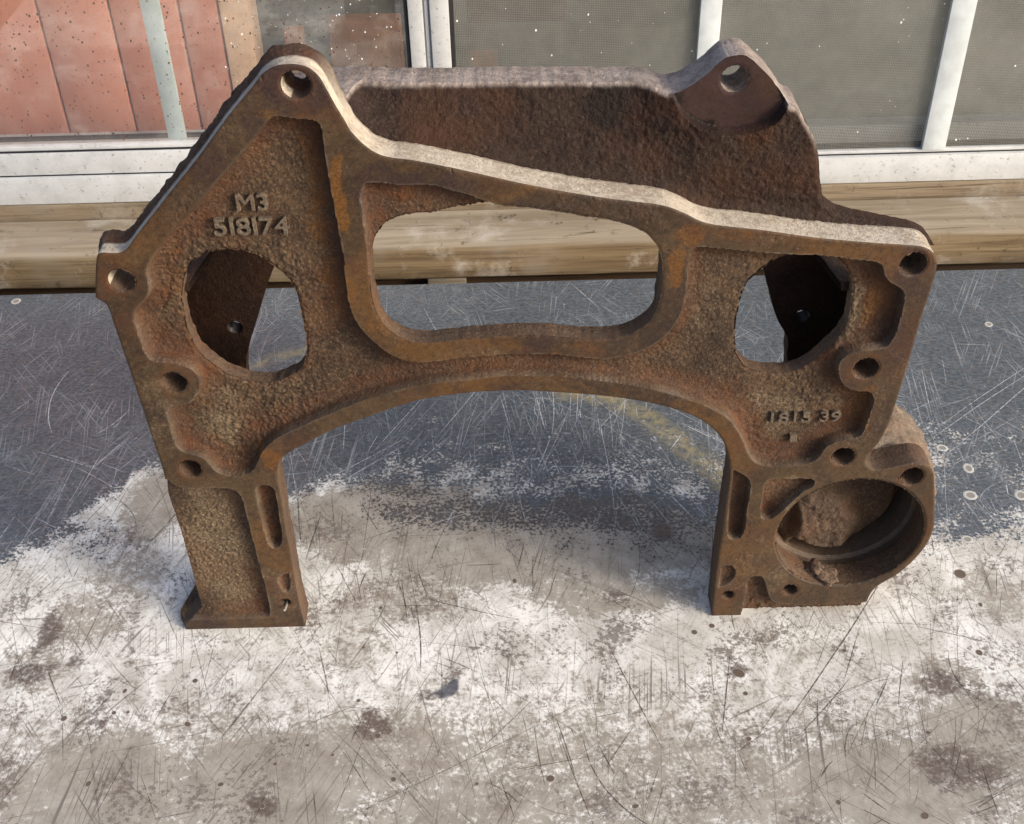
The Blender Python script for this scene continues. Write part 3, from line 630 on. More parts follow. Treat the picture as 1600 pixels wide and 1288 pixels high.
def make_scratches(n):
    co, q, mk = [], [], []
    clusters = [(rng.uniform(-330, 330), rng.uniform(-160, 230), rng.normal(90, 35), rng.uniform(8, 30)) for _ in range(60)]
    for k in range(n):
        y = rng.uniform(-165, 390) if rng.rand() < 0.75 else rng.uniform(-165, 120)
        half = 300 + (y + 165) * 0.32
        x = rng.uniform(-half, half)
        a = rng.normal(90, 26) if rng.rand() < 0.68 else rng.uniform(0, 180)
        L = min(190, math.exp(rng.normal(3.35, 0.75)))
        if rng.rand() < 0.5:
            cx_, cy_, ca_, cs_ = clusters[rng.randint(len(clusters))]
            x = cx_ + rng.normal(0, cs_); y = min(385, cy_ + rng.normal(0, cs_ * 0.8)); a = ca_ + rng.normal(0, 5)
        if y > 200: L *= 0.8
        wd = 0.12 + 0.36 * rng.rand() ** 4
        st = 0.15 + 0.8 * rng.rand() ** 1.5
        if y > 230: st *= 0.5
        m = max(3, int(L / 6)); cv = rng.normal(0, 0.03 if rng.rand() < .85 else 0.3)
        th = rad(a) + np.linspace(-cv, cv, m + 1) + np.cumsum(rng.normal(0, 0.006, m + 1))
        px = x + np.concatenate([[0], np.cumsum(np.cos(th[:-1]) * L / m)]); py = y + np.concatenate([[0], np.cumsum(np.sin(th[:-1]) * L / m)])
        if py.max() > 392 or py.min() < -300: continue
        wv = wd * np.sin(np.linspace(0.12, math.pi - 0.12, m + 1)) ** 0.6
        nx_, ny_ = -np.sin(th), np.cos(th)
        base = len(co) and sum(len(c) for c in co) or 0
        A = np.stack([px + nx_ * wv, py + ny_ * wv, np.full(m + 1, 0.05)], 1); B = np.stack([px - nx_ * wv, py - ny_ * wv, np.full(m + 1, 0.05)], 1)
        co.append(np.concatenate([A, B]))
        i = np.arange(m)
        q.append(np.stack([i + m + 1, i + m + 2, i + 1, i], 1) + base)
        wm = table_masks(px, py)[0]
        mk.append(np.tile(np.stack([wm, np.full(m + 1, st), np.zeros(m + 1), np.ones(m + 1)], 1), (2, 1)))
    return mesh_from('scratches', np.concatenate(co) * .001, np.concatenate(q), [], np.concatenate(mk), sharp=None)
tag(bench_child(link('scratches', make_scratches(2600), M['scratch'])), kind='stuff')

# drill marks and punched dents
def dent_mesh(ring):
    bm = bmesh.new(); n = 18
    prof = [(0.0, 0.06), (0.62, 0.06), (0.8, 0.10), (1.0, 0.22), (1.22, 0.12), (1.4, 0.03)] if ring else [(0.0, 0.06), (0.75, 0.06), (1.0, 0.12), (1.15, 0.03)]
    rings = []
    for r, z in prof[1:]:
        rings.append([bm.verts.new((r * math.cos(2 * math.pi * i / n) * (1 + 0.06 * math.sin(3 * i)), r * math.sin(2 * math.pi * i / n), z)) for i in range(n)])
    c = bm.verts.new((0, 0, prof[0][1]))
    for i in range(n): bm.faces.new((c, rings[0][i], rings[0][(i + 1) % n]))
    for k in range(len(rings) - 1):
        for i in range(n): 
            f = bm.faces.new((rings[k][i], rings[k + 1][i], rings[k + 1][(i + 1) % n], rings[k][(i + 1) % n]))
            if k >= 1: f.material_index = 1
    me = bpy.data.meshes.new('drill_mark'); bm.normal_update(); bm.to_mesh(me); bm.free()
    return me
M['pit'] = simple('dark_pit', (0.10, 0.075, 0.058), 0.7, var=0.5, scale=900)
M['pit_rim'] = simple('worn_pit_rim', (0.30, 0.27, 0.23), 0.6, var=0.5, scale=500)
M['burr'] = simple('bright_burr', (0.42, 0.42, 0.39), 0.5, var=0.6, scale=420)
M['hole_floor'] = simple('dull_hole_floor', (0.22, 0.21, 0.18), 0.6)
dents = []
for ring, ms in ((False, ('pit', 'pit_rim')), (True, ('hole_floor', 'burr'))):
    dm = dent_mesh(ring)
    for k in ms: dm.materials.append(M[k])
    dents.append(dm)
for x, y, r, k in PITS:
    o = bpy.data.objects.new('drill_mark', dents[k]); COL.objects.link(o)
    bench_child(o); o.location = (x * .001, y * .001, 0)
    q_ = 0.7 if k == 0 else 0.95
    o.scale = (r * .001 * q_ * rng.uniform(0.75, 1.2), r * .001 * q_ * rng.uniform(0.75, 1.2), 0.001); o.rotation_euler.z = rng.uniform(0, 6.28)

# ------------------------------------------------------------------ boards behind the bench
def plank(name, x0, x1, y0, y1, z0, z1, mat, label, cat, wav=0.6, seed=0):
    bm = bmesh.new()
    n = 120
    rs = 1.8
    prof = [(y0, z0 + rs), (y0, z1 - 2.6 * rs), (y0 + 0.5 * rs, z1 - 0.9 * rs), (y0 + 2.2 * rs, z1), (y0 + (y1 - y0) * .5, z1 + 0.3), (y1, z1), (y1, z0), (y0 + rs, z0)]
    rows = []
    for i in range(n + 1):
        x = x0 + (x1 - x0) * i / n; row = []
        for k, (y, z) in enumerate(prof):
            wv = (float(fbm(np.array([x + k * 40.0 + seed * 300]), np.array([seed * 50.0 + k * 9]), 60, 4)[0]) - .5) * 2 * wav
            row.append(bm.verts.new((x * .001, (y + (wv if y < y1 else 0)) * .001, (z + wv * .8) * .001)))
        rows.append(row)
    m = len(prof)
    for i in range(n):
        for k in range(m):
            bm.faces.new((rows[i][k], rows[i][(k + 1) % m], rows[i + 1][(k + 1) % m], rows[i + 1][k]))
    bm.faces.new(rows[0][::-1]); bm.faces.new(rows[-1])
    bmesh.ops.recalc_face_normals(bm, faces=bm.faces[:])
    ob = bm_obj(name, bm, mat, None, True)
    at = ob.data.attributes.new('mask', 'FLOAT_COLOR', 'POINT')
    bl_ = np.tile(np.array([[0, 0, 0, 1], [0, 0, 0, 1], [0.3, 0, 0, 1], [1, 0, 0, 1], [1, 0, 0, 1], [1, 0, 0, 1], [0, 0, 0, 1], [0, 0, 0, 1]], np.float32), (n + 1, 1))
    at.data.foreach_set('color', bl_.ravel())
    return tag(ob, label, cat)
plank('sill_plank', -700, 720, 425, 491, -13, 20, M['wood_front'], 'wide weathered pine plank lying behind the bench, below the window', 'plank', 0.9, 1)
plank('sill_riser', -700, 720, 494.5, 530, 14, 36, M['wood_back'], 'thin grey wooden strip directly under the white window frame', 'plank', 0.5, 2)
beam = box('support_beam', -700, 720, 446, 486, -90, -15, M['wood_dark'], None, 2)
tag(beam, 'dark wooden beam under the pale pine plank, seen in the gap behind the bench', 'beam')
blk = box('wood_block', -62, -27, 430, 444, -70, -15, M['wood_pale'], None, 1)
tag(blk, 'small grey wooden block in the dark gap between bench and plank', 'block')

# ------------------------------------------------------------------ the window
win = empty('window', (0, 0.50, 0.036), 'white aluminium window with pale muntin bars and a black-edged mullion behind the casting', 'window')
def wc(o):
    o.parent = win; o.matrix_parent_inverse = Matrix.Translation((0, -0.50, -0.036)); return o
H = 620
def wbox(name, *a, mat='alu', bev=0.6): return wc(box(name, *a, M[mat], None, bev))
wbox('sill_rail', -700, -30.5, 494, 545, 36.2, 63)
wbox('track_rail', -700, -71, 497, 540, 64.4, 85.5)
wbox('glazing_bead', -700, -74, 500, 512, 87, 91)
wbox('gasket', -700, -71, 499.5, 530, 85.2, 87.4, mat='gasket', bev=0)
wbox('gasket', -700, -31, 497.5, 530, 62.7, 64.7, mat='gasket', bev=0)
wbox('screen_rail', -29, 720, 494, 545, 36.2, 62.5)
wbox('screen_rail', -29, 720, 497, 503, 64.5, 67.5)
wbox('gasket', -29, 720, 498.5, 530, 62.2, 64.8, mat='gasket', bev=0)
wbox('sash_rail', -20, 720, 512, 530, 67.8, 85)
for x0, x1, y0 in ((-67, -54.5, 496), (-53, -50, 497.5), (-48.5, -32.5, 495)):
    wbox('mullion', x0, x1, y0, 535, 63.5, H)
wbox('mullion_core', -66.5, -33, 500, 533, 64, H - 1, bev=0)
wbox('gasket', -70.5, -67, 498, 530, 85.8, H, mat='gasket', bev=0)
wbox('gasket', -32.5, -29.5, 498, 530, 67, H, mat='gasket', bev=0)
wbox('head_rail', -700, 720, 494, 545, H, H + 45)
wbox('jamb', -740, -700.5, 494, 545, 36, H + 45); wbox('jamb', 720.5, 760, 494, 545, 36, H + 45)
for x0, x1 in ((-295, -279), (-560, -544)):
    wbox('muntin', x0, x1, 512, 517, 87, H, mat='muntin', bev=0.4)
for x0, x1 in ((180, 198), (392.5, 413.5), (605, 625)):
    wbox('muntin', x0, x1, 494.5, 500, 67.8, H, mat='muntin', bev=0.4)
wbox('glass_pane', -700, -71, 506, 509, 91.2, H, mat='glass', bev=0)
wbox('glass_pane', -29, 720, 513, 516, 85.4, H, mat='glass', bev=0)

def screen_mesh():
    co, q = [], []
    def bar(p0, p1, d1, d2):
        b = sum(len(c) for c in co) if False else bar.n
        c = [p0 + d1 + d2, p0 - d1 + d2, p0 - d1 - d2, p0 + d1 - d2, p1 + d1 + d2, p1 - d1 + d2, p1 - d1 - d2, p1 + d1 - d2]
        co.extend(c); bar.n += 8
        for f in ((0, 1, 5, 4), (1, 2, 6, 5), (2, 3, 7, 6), (3, 0, 4, 7)): q.append([b + k for k in f])
    bar.n = 0
    t = 0.21; pitch = 1.5
    for x in np.arange(-28, 560, pitch):
        bar(np.array([x, 501., 67.]), np.array([x, 501., 330.]), np.array([t, 0, 0]), np.array([0, t * .6, 0]))
    for z in np.arange(68, 330, pitch):
        bar(np.array([-29, 501., z]), np.array([560, 501., z]), np.array([0, t * .6, 0]), np.array([0, 0, t]))
    return mesh_from('insect_screen', np.array(co) * .001, np.array(q), [], None, sharp=None)
tag(wc(link('insect_screen', screen_mesh(), M['wire'])), kind='stuff')

def speck_mesh(name, n, x0, x1, z0, z1, y, rmin, rmax, power=2.0):
    co, t = [], []
    for k in range(n):
        x, z = rng.uniform(x0, x1), rng.uniform(z0, z1)
        r = rmin + (rmax - rmin) * rng.rand() ** power; e = 1 + 0.5 * rng.rand()
        b = len(co); m = 7
        co.append((x, y - r * 0.5, z))
        for i in range(m):
            a = 2 * math.pi * i / m
            co.append((x + r * math.cos(a), y, z + r * e * math.sin(a)))
        for i in range(m): t.append((b, b + 1 + i, b + 1 + (i + 1) % m))
    return mesh_from(name, np.array(co) * .001, [], np.array(t)[:, ::-1], None, sharp=None)
tag(wc(link('rain_specks', speck_mesh('rain_specks', 1700, -520, -73, 92, 300, 505.9, 0.25, 0.95), M['speck'])), kind='stuff')
tag(wc(link('droplets', speck_mesh('droplets', 220, -235, -73, 100, 300, 505.8, 0.2, 0.7), M['drop'])), kind='stuff')
tag(wc(link('screen_droplets', speck_mesh('screen_droplets', 130, -27, 540, 72, 300, 500.6, 0.25, 0.9, 1.6), M['drop'])), kind='stuff')

# ------------------------------------------------------------------ boards standing in for reflections in the glass, and the room behind
pan = empty('reflection_panelling', (0, 0.60, 0.03), 'salmon red vertical boards behind the left window pane, standing in for a reflection', 'reflection_panelling')
def pc(o):
    o.parent = pan; o.matrix_parent_inverse = Matrix.Translation((0, -0.60, -0.03)); return o
xs = [-640.0, -570.0, -505.0] + [v for v in REFLECTION_PANEL_JOINTS[1:4]] + [-250.0]
for a, b_ in zip(xs[:-1], xs[1:]):
    pc(box('reflection_red_board', a + 1.0, b_ - 1.0, 600, 612, 30, 640, M['red'], None, 1.5))
pc(box('reflection_backing', -640, -250, 612.2, 618, 30, 640, M['reflection_brown'], None, 0))
tag(box('reflection_post', -249, -222, 598, 640, 30, 640, M['peach'], None, 2), 'bright peach board standing beside the red boards behind the glass, standing in for a reflection', 'board')
tag(box('reflection_orange_board', -152, -84, 606, 630, 30, 158, M['orange'], None, 2), 'wide orange brown board behind the glass, left of the white mullion, standing in for a reflection', 'board')
tag(box('reflection_batten', -195, -177, 610, 626, 30, 150, M['orange'], None, 2), 'narrow orange batten behind the glass above the left ear of the casting, standing in for a reflection', 'batten')
tag(box('reflection_crate', -20, 8, 560, 580, 30, 140, M['orange'], None, 2), 'small tan box behind the insect screen, right of the white mullion, standing in for a reflection', 'box')
tag(box('reflection_brown_board', -20, 72, 590, 610, 160, 420, M['reflection_brown'], None, 2), 'dark red brown board high behind the insect screen, standing in for a reflection', 'board')
rw = box('room_wall', -760, 780, 760, 775, -100, 680, M['room_dark'], None, 0)
tag(rw, kind='structure')
rf = box('room_floor', -760, 780, 548, 759, -100, 10, M['room_dark'], None, 0)
tag(rf, kind='structure')

# ------------------------------------------------------------------ the casting
iron = M['iron']
cast = empty('engine_casting', (0, 0, 0), 'rusty brown cast iron engine plate standing on two legs on the worn bench', 'engine part')

h = 0.55
G = Grid(-208, 268, -1.5, 372, h)
S = G.sdf(smooth_poly(OUTLINE, 1.0, 50))
holes = [circle_poly(*p) for p in HOLES]
for p in holes: S = np.maximum(S, -G.sdf(p, 4.0 + 8.0))
opens = [smooth_poly(OPEN_LEFT, 1.0, 70, 0.9, 1), smooth_poly(OPEN_RIGHT, 1.0, 70, 0.6, 2), smooth_poly(OPEN_MID, 1.0, 70, 0.5, 3)]
SO = [G.sdf(p) for p in opens]
for s in SO: S = np.maximum(S, -s)
BCX, BCZ, BR = 210.6, 68.6, 43.6
SB = G.sdf(circle_poly(BCX, BCZ, BR, 120))
S = np.maximum(S, -SB)
pk = [(POCKET_MAIN, 8.5, 0.25), (POCKET_MID, 7.0, 0.5), (LEG_FLOOR, 6.5, 0.0), (SLOT_LEFT, 7.0, 0.0), (DIMPLE_LEFT, 3.0, 0.0), (SLOT_RIGHT, 7.0, 0.0), (DIMPLE_RIGHT, 3.0, 0.0), (GROOVE, 6.0, 0.0), (TRIANGLE, 7.0, 0.2)]
depth = np.zeros(S.shape); P = np.full(S.shape, 16.0); red = np.zeros(S.shape)
X, Z = G.X, G.Z
for i, (poly, dp, jag) in enumerate(pk):
    p = G.sdf(smooth_poly(poly, 1.0, 60, jag, 10 + i))
    d = np.clip(-p, 0, None)
    wv = 2.3 if i < 3 else 1.8
    prof = 0.72 * (1 - (1 - np.clip(d / wv, 0, 1)) ** 1.8) + 0.28 * (1 - (1 - np.clip(d / (wv * 4), 0, 1)) ** 2)
    depth = np.maximum(depth, dp * prof)
    P = np.minimum(P, p)
    red = np.maximum(red, sstep(d, 0.2, 1.5) * sstep(10 + 6 * NA(X, Z, 30) - d, 0, 5) * (0.9 if i not in (2,) else 0.15) * (d > 0))
SH = np.min([np.maximum(G.sdf(p, 10.0), -10) for p in holes], 0)
inp = sstep(-P, 0.0, 3.0)
vary = 0.55 + 0.75 * sstep(fbm(X + 300, Z, 60, 2, NB), 0.35, 0.65)
rough = ((fbm(X, Z, 2.0, 2, NA) - 0.5) * 0.95 + (NB(X, Z, 1.2) - 0.5) * 0.75) * vary + (fbm(X, Z, 14, 2, NC_) - 0.5) * 0.9
lump = sstep(NC_(X, Z, 5.5), 0.78, 0.95) * 0.35
for x0_, x1_, z0_, z1_ in ((-134, -92, 274, 303), (152, 197, 134, 160)):
    q_ = sstep(np.maximum(np.maximum(x0_ - X, X - x1_), np.maximum(z0_ - Z, Z - z1_)), -2, 3)
    rough = rough * (0.45 + 0.55 * q_); lump = lump * q_
near_floor = 1.0
yf = depth - inp * (rough + lump) * 0.95 + (1 - inp) * (fbm(X, Z, 9, 2, NB) - 0.5) * 0.05
# machined rims are chipped here and there, edges of openings slightly broken
for s in SO: yf = yf + sstep(1.6 - s, 0, 1.6) * (0.5 + NB(X, Z, 2.0) * 0.9) * (s > 0) * (0.4 + 0.6 * inp)
SHc = np.abs(SH); yf = yf + 0.6 * sstep(1.0 - SHc, 0, 1.0) * (SH > -0.1)
yf = yf + 0.9 * sstep(1.3 - np.abs(SB), 0, 1.3) * (SB > -0.1)
Sout = G.sdf(smooth_poly(OUTLINE, 1.0, 50), 6.0)
yf = yf + 0.45 * sstep(Sout + 0.9, 0, 0.9) * (1 - inp)
# cast-over flash on the rim (rust scabs near the middle opening)
scab = sstep(fbm(X, Z, 16, 3, NA), 0.60, 0.72) * (1 - inp)
yf = yf + scab * (NB(X, Z, 1.6) - 0.4) * 0.3
patch = sstep(fbm(X + 77, Z, 28, 3, NC_), 0.52, 0.66)
red2 = np.clip(red * (0.35 + 0.65 * NB(X, Z, 16)) + patch * inp * 0.35, 0, 1)
palef = 0.12 * sstep(1.4 - np.abs(P), 0, 1.0) * (P > -1.2) * (P < 0.8) * NB(X, Z, 12)
mask = np.stack([(1 - sstep(-P, -0.2, 0.6)) * (1 - 0.35 * scab), np.clip(palef, 0, 1), red2, np.ones_like(X)], -1)
def lip(x, z, t):
    m = sstep(-x, 55, 75) * sstep(z, 255, 275)
    k = sstep(np.full_like(x, t), 0.45, 0.7)
    return m * k * (0.6 + 3.2 * fbm(x + 40 * t, z, 5, 3, NB)) + (1 - m) * (NB(x + 50 * t, z, 2.5) - 0.5) * 0.5 * k
def top_edge(x, z):
    f = np.array(FLANGE)
    return np.where(x > -72, z > np.interp(x, f[:, 0], f[:, 1]) - 6, z > 258 + (x + 184) * 0.93).astype(float)
def wall_pale(x, z):  # edges facing up made far paler: sky light painted into the colour
    up = top_edge(x, z)
    o = np.zeros((len(x), 4)); o[:, 3] = 1
    o[:, 1] = 0.06 + 0.92 * up; o[:, 0] = 0.2; o[:, 2] = 0.35 * (1 - up)
    return o
def wall_rough(x, z):
    m = sstep(-x, 55, 75) * sstep(z, 255, 275)
    o = np.zeros((len(x), 4)); o[:, 3] = 1
    up = top_edge(x, z)
    o[:, 1] = (0.04 + 0.9 * up) * (1 - m); o[:, 2] = 0.5 * m + 0.3 * (1 - up)  # upward edges keep the painted sky brightness
    return o
def wall_back(x, z):
    o = wall_rough(x, z); o[:, 1] *= 0.35 + 0.5 * NB(x, z, 3.0); return o
rows = [(0.015, None, wall_pale), (0.15, lip, wall_pale), (0.45, lip, wall_pale), (0.52, lip, wall_rough), (0.65, lip, wall_rough), (0.78, lip, wall_rough), (0.88, lip, wall_rough), (0.94, lip, wall_back), (1.0, lip, wall_back)]
dent = sstep(NB(X + 11, Z, 2.4), 0.93, 0.99) * sstep(NA(X, Z, 24), 0.45, 0.6)
yf = yf + dent * (1 - inp) * 0.45
ring_ = sstep(4.5 - SH, 0, 3.5) * (SH > 0) * (1 - inp)
mask[..., 2] = np.clip(mask[..., 2] + ring_ * (0.15 + 0.5 * NB(X, Z, 9)) + dent * 0.5 + 0.35 * (1 - inp) * sstep(fbm(X, Z + 200, 34, 3, NB), 0.55, 0.7), 0, 1)
yback = 18.0 - 6.5 * sstep(13 - SO[2], 0, 7) * sstep(238 - Z, 0, 8)
plate = link('front_plate', solid_field('front_plate', G, S, yf, yback, mask, P, rows), iron, cast)

pco = np.zeros(len(plate.data.vertices) * 3, np.float32); plate.data.vertices.foreach_get('co', pco)
pco = pco.reshape(-1, 3).astype(float) * 1000
tint = np.stack([blobs(TINT_DARK, pco[:, 0], pco[:, 2], 0.7), blobs(TINT_ORANGE, pco[:, 0], pco[:, 2], 0.6), blobs(TINT_DUST, pco[:, 0], pco[:, 2], 0.7), np.ones(len(pco))], 1)
ta_ = plate.data.attributes.new('tint', 'FLOAT_COLOR', 'POINT'); ta_.data.foreach_set('color', tint.astype(np.float32).ravel())

# upper wall with the mounting ear
G2 = Grid(-92, 236, 232, 372, 0.66)
X, Z = G2.X, G2.Z
S2 = G2.sdf(smooth_poly(WALL, 1.2, 60, 0.55, 21))
eh = G2.sdf(circle_poly(*EAR_HOLE), 12.0)
S2 = np.maximum(S2, -eh)
fl = np.array(FLANGE); zf = np.interp(X, fl[:, 0], fl[:, 1])
s = np.clip((Z - zf) / np.maximum(10, 341 - zf), 0, 1.2)
boss = sstep(X, 70, 112)
yw = (20.5 + 17.5 * s ** 0.9) * (1 - boss) + (19.5 + 5.0 * s) * boss
yw = yw - 2.2 * sstep(5 - (Z - zf), 0, 6)
R2 = (fbm(X, Z, 2.4, 2, NB) - 0.5) * 1.15 + (NA(X, Z, 1.4) - 0.5) * 0.7 + (fbm(X, Z, 20, 2, NC_) - 0.5) * 1.2
yw = yw - R2 * 0.95
SP = G2.sdf(smooth_poly(SPOTFACE, 1.2, 60))
sp = SP < 0
ws = sstep(-SP, 0.0, 1.4)
yw = yw * (1 - ws) + 30.0 * ws + 0.5 * sstep(1.0 - np.abs(eh), 0, 1) * (eh > -.1)
edge = sstep(S2 + 2.2, 0, 2.2)
yw = yw + edge * 1.4 * (1 - ws)
m2 = np.stack([ws, np.clip(0.75 * edge * sstep(Z, 300, 325), 0, 1) * (1 - ws), np.clip(0.75 * sstep(14 - SP, 0, 13) * (1 - ws) * NB(X, Z, 12) * 1.4 + 0.25 * patch.mean() + 0.5 * sstep(fbm(X, Z, 26, 3, NA), .52, .7), 0, 1) * (1 - ws), np.ones_like(X)], -1)
def wjag(x, z, t): return (fbm(x + 30 * t, z, 4, 3, NA) - 0.5) * 0.7 * sstep(np.full_like(x, t), 0.1, 0.5)
def wtop(x, z):  # top of the wall paled, sky light put into its colour
    o = np.zeros((len(x), 4)); o[:, 3] = 1
    o[:, 1] = 0.85 * sstep(z, 318, 330) * (0.75 + 0.25 * NB(x, z, 9)); return o
def wback(x, z):
    o = wtop(x, z); o[:, 1] *= 0.8; o[:, 2] = 0.3; return o
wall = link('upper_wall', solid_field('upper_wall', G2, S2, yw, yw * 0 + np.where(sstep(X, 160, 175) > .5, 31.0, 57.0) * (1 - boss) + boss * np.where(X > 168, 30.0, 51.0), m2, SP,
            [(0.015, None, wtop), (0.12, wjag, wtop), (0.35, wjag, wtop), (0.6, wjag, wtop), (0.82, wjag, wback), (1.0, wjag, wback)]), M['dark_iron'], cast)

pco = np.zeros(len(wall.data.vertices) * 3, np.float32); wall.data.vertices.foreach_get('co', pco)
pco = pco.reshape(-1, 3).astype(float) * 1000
tint = np.stack([blobs(EAR_SHADOW, pco[:, 0], pco[:, 2], 0.6), 0 * pco[:, 0], 0 * pco[:, 0], np.ones(len(pco))], 1)  # first channel darkens the wall with the ear's painted shadow
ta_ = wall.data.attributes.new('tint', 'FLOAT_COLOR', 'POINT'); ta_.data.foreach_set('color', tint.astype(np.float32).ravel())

# rear lugs with tapped holes, joined to the plate by curved side walls
def lug(name, poly, hole, side):
    pl = smooth_poly(poly, 1.5, 70, 0.5, 33)
    Gl = Grid(pl[:, 0].min() - 2, pl[:, 0].max() + 2, pl[:, 1].min() - 2, pl[:, 1].max() + 2, 1.2)
    s = Gl.sdf(pl); s = np.maximum(s, -Gl.sdf(circle_poly(hole[0], hole[1], 4.8, 30), 10))
    yy = 75 + (fbm(Gl.X, Gl.Z, 3, 2) - .5) * 0.9
    mk = np.zeros(s.shape + (4,)); mk[..., 3] = 1; mk[..., 2] = 0.4
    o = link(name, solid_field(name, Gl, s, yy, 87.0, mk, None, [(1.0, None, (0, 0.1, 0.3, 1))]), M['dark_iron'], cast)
    # thread turns in the hole
    bm = bmesh.new(); n = 20; turns = 6
    prev = None
    for i in range(turns * n + 1):
        a = 2 * math.pi * i / n; y = 75.6 + 10.5 * i / (turns * n)
        ring = [bm.verts.new(((hole[0] + r * math.cos(a)) * .001, (y + dy) * .001, (hole[1] + r * math.sin(a)) * .001)) for r, dy in ((4.85, -.7), (4.05, 0), (4.85, .7))]
        if prev:
            for k in range(2): bm.faces.new((prev[k], prev[k + 1], ring[k + 1], ring[k]))
        prev = ring
    th = bm_obj('thread', bm, M['thread'], o)
    # side wall
    pts = pl
    keep = pts[(pts[:, 0] - (pl[:, 0].mean())) * side > -9] if True else pts
    cen = pl.mean(0)
    ang = np.unwrap(np.arctan2(keep[:, 1] - cen[1], (keep[:, 0] - cen[0]) * side))
    keep = keep[np.argsort(np.arctan2(keep[:, 1] - cen[1], (keep[:, 0] - cen[0]) * side))]
    co, q = [], []
    nrow = 8
    for a, p in enumerate(keep):
        dvec = (p - cen) / np.linalg.norm(p - cen)
        for r in range(nrow + 1):
            t = r / nrow; y = 15 + (78 - 15) * t
            base = p + np.array([0.0, 14 * (1 - t)]) - dvec * 1.0
            w_ = (NB(np.array([p[0] + y]), np.array([p[1]]), 4)[0] - .5) * .8
            co.append((base[0] + dvec[0] * w_, y, base[1] + dvec[1] * w_))
        for r in range(nrow + 1):
            t = r / nrow; y = 15 + (78 - 15) * t
            base = p + np.array([0.0, 14 * (1 - t)]) - dvec * 6.0
            co.append((base[0], y, base[1]))
    m = 2 * (nrow + 1)
    for a in range(len(keep) - 1):
        for r in range(nrow):
            q.append((a * m + r, a * m + r + 1, (a + 1) * m + r + 1, (a + 1) * m + r))
            q.append((a * m + nrow + 1 + r, (a + 1) * m + nrow + 1 + r, (a + 1) * m + nrow + 2 + r, a * m + nrow + 2 + r))
        q.append((a * m, (a + 1) * m, (a + 1) * m + nrow + 1, a * m + nrow + 1))
        q.append((a * m + nrow, a * m + 2 * nrow + 1, (a + 1) * m + 2 * nrow + 1, (a + 1) * m + nrow))
    me = mesh_from('side_wall', np.array(co) * .001, np.array(q), [], np.tile(np.array([0, 0, .4, 1.]), (len(co), 1)))
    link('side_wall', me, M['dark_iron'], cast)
lug('rear_lug', LUG_LEFT, LUG_HOLES[0], -1)
lug('rear_lug', LUG_RIGHT, LUG_HOLES[1], 1)

# round housing behind the bore
def revolve(name, prof, n, amp, cell, mat, maskf, flip=False):
    """profile of (radius, y) turned about the bore axis, roughened along the radius"""
    a = np.linspace(0, 2 * np.pi, n, endpoint=False)
    pr = []
    for (r0, y0), (r1, y1) in zip(prof[:-1], prof[1:]):
        k = max(1, int(math.hypot(r1 - r0, y1 - y0) / 1.2))
        pr += [(r0 + (r1 - r0) * i / k, y0 + (y1 - y0) * i / k) for i in range(k)]
    pr.append(prof[-1]); pr = np.array(pr)
    R, A = np.meshgrid(pr[:, 0], a, indexing='ij'); Yv = np.repeat(pr[:, 1][:, None], n, 1)
    u = A * 60; nz_ = (fbm(u * np.ones_like(R), Yv + R, cell, 3, NA) - .5 + (fbm((2 * np.pi - A) * 60, Yv + R, cell, 3, NB) - .5)) * amp
    R = R + nz_ * (R > 2)
    co = np.stack([BCX + R * np.cos(A), Yv, BCZ + R * np.sin(A)], -1).reshape(-1, 3)
    idx = np.arange(len(pr) * n).reshape(len(pr), n); nx_ = np.roll(idx, -1, 1)
    q = np.stack([idx[:-1].ravel(), idx[1:].ravel(), nx_[1:].ravel(), nx_[:-1].ravel()], 1)
    if flip: q = q[:, ::-1]
    mk = np.tile(np.array(maskf, float), (len(co), 1))
    return link(name, mesh_from(name, co * .001, q, [], mk), mat, cast)
revolve('bore_housing', [(47.5, 17.0), (52, 19), (57, 25), (59.5, 40), (60.5, 58), (59, 65), (54, 69), (30, 70), (0.5, 70)], 220, 2.6, 4.0, iron, (0, 0.22, 0.1, 1), True)
revolve('bore_ring', [(BR + 0.1, 0.9), (BR, 7.5), (45.5, 8.2), (45.7, 24), (43.5, 26), (43.0, 52), (46.9, 53)], 200, 0.35, 5.0, iron, (0.55, 0.12, 0.25, 1), False)
# bore floor, with a rough lump of casting low on the left
G3 = Grid(BCX - 47, BCX + 47, BCZ - 47, BCZ + 47, 0.8)
X, Z = G3.X - BCX, G3.Z - BCZ
S3 = G3.sdf(circle_poly(BCX, BCZ, 46.2, 90))
lumpm = sstep(38 - np.hypot((X + 14) / 0.9, (Z + 20) / 1.25) + 8 * (fbm(X + 5, Z, 14, 2, NB) - .5), 0, 18)
side = sstep(20 - np.hypot(X + 42, (Z + 12) / 1.3), 0, 6)
rr = np.hypot(X, Z); groove = sstep(rr, 34, 36.5) * sstep(X * 0.72 - Z * 0.69, -4, 10)
y3 = 33 + 14 * groove - 10 * lumpm + 10 * side - lumpm * ((fbm(X + 99, Z, 6, 3, NA) - .5) * 3.4 + (NB(X, Z, 2.6) - .5) * 0.8 + (NA(X, Z, 1.6) - .5) * 0.9) - (fbm(X, Z, 4, 2, NC_) - .5) * 0.8
mk = np.stack([0 * X, 0.07 * lumpm, 0.15 + 0.7 * groove, np.ones_like(X)], -1)
link('bore_floor', solid_field('bore_floor', G3, S3, y3, 64.0, mk), iron, cast)
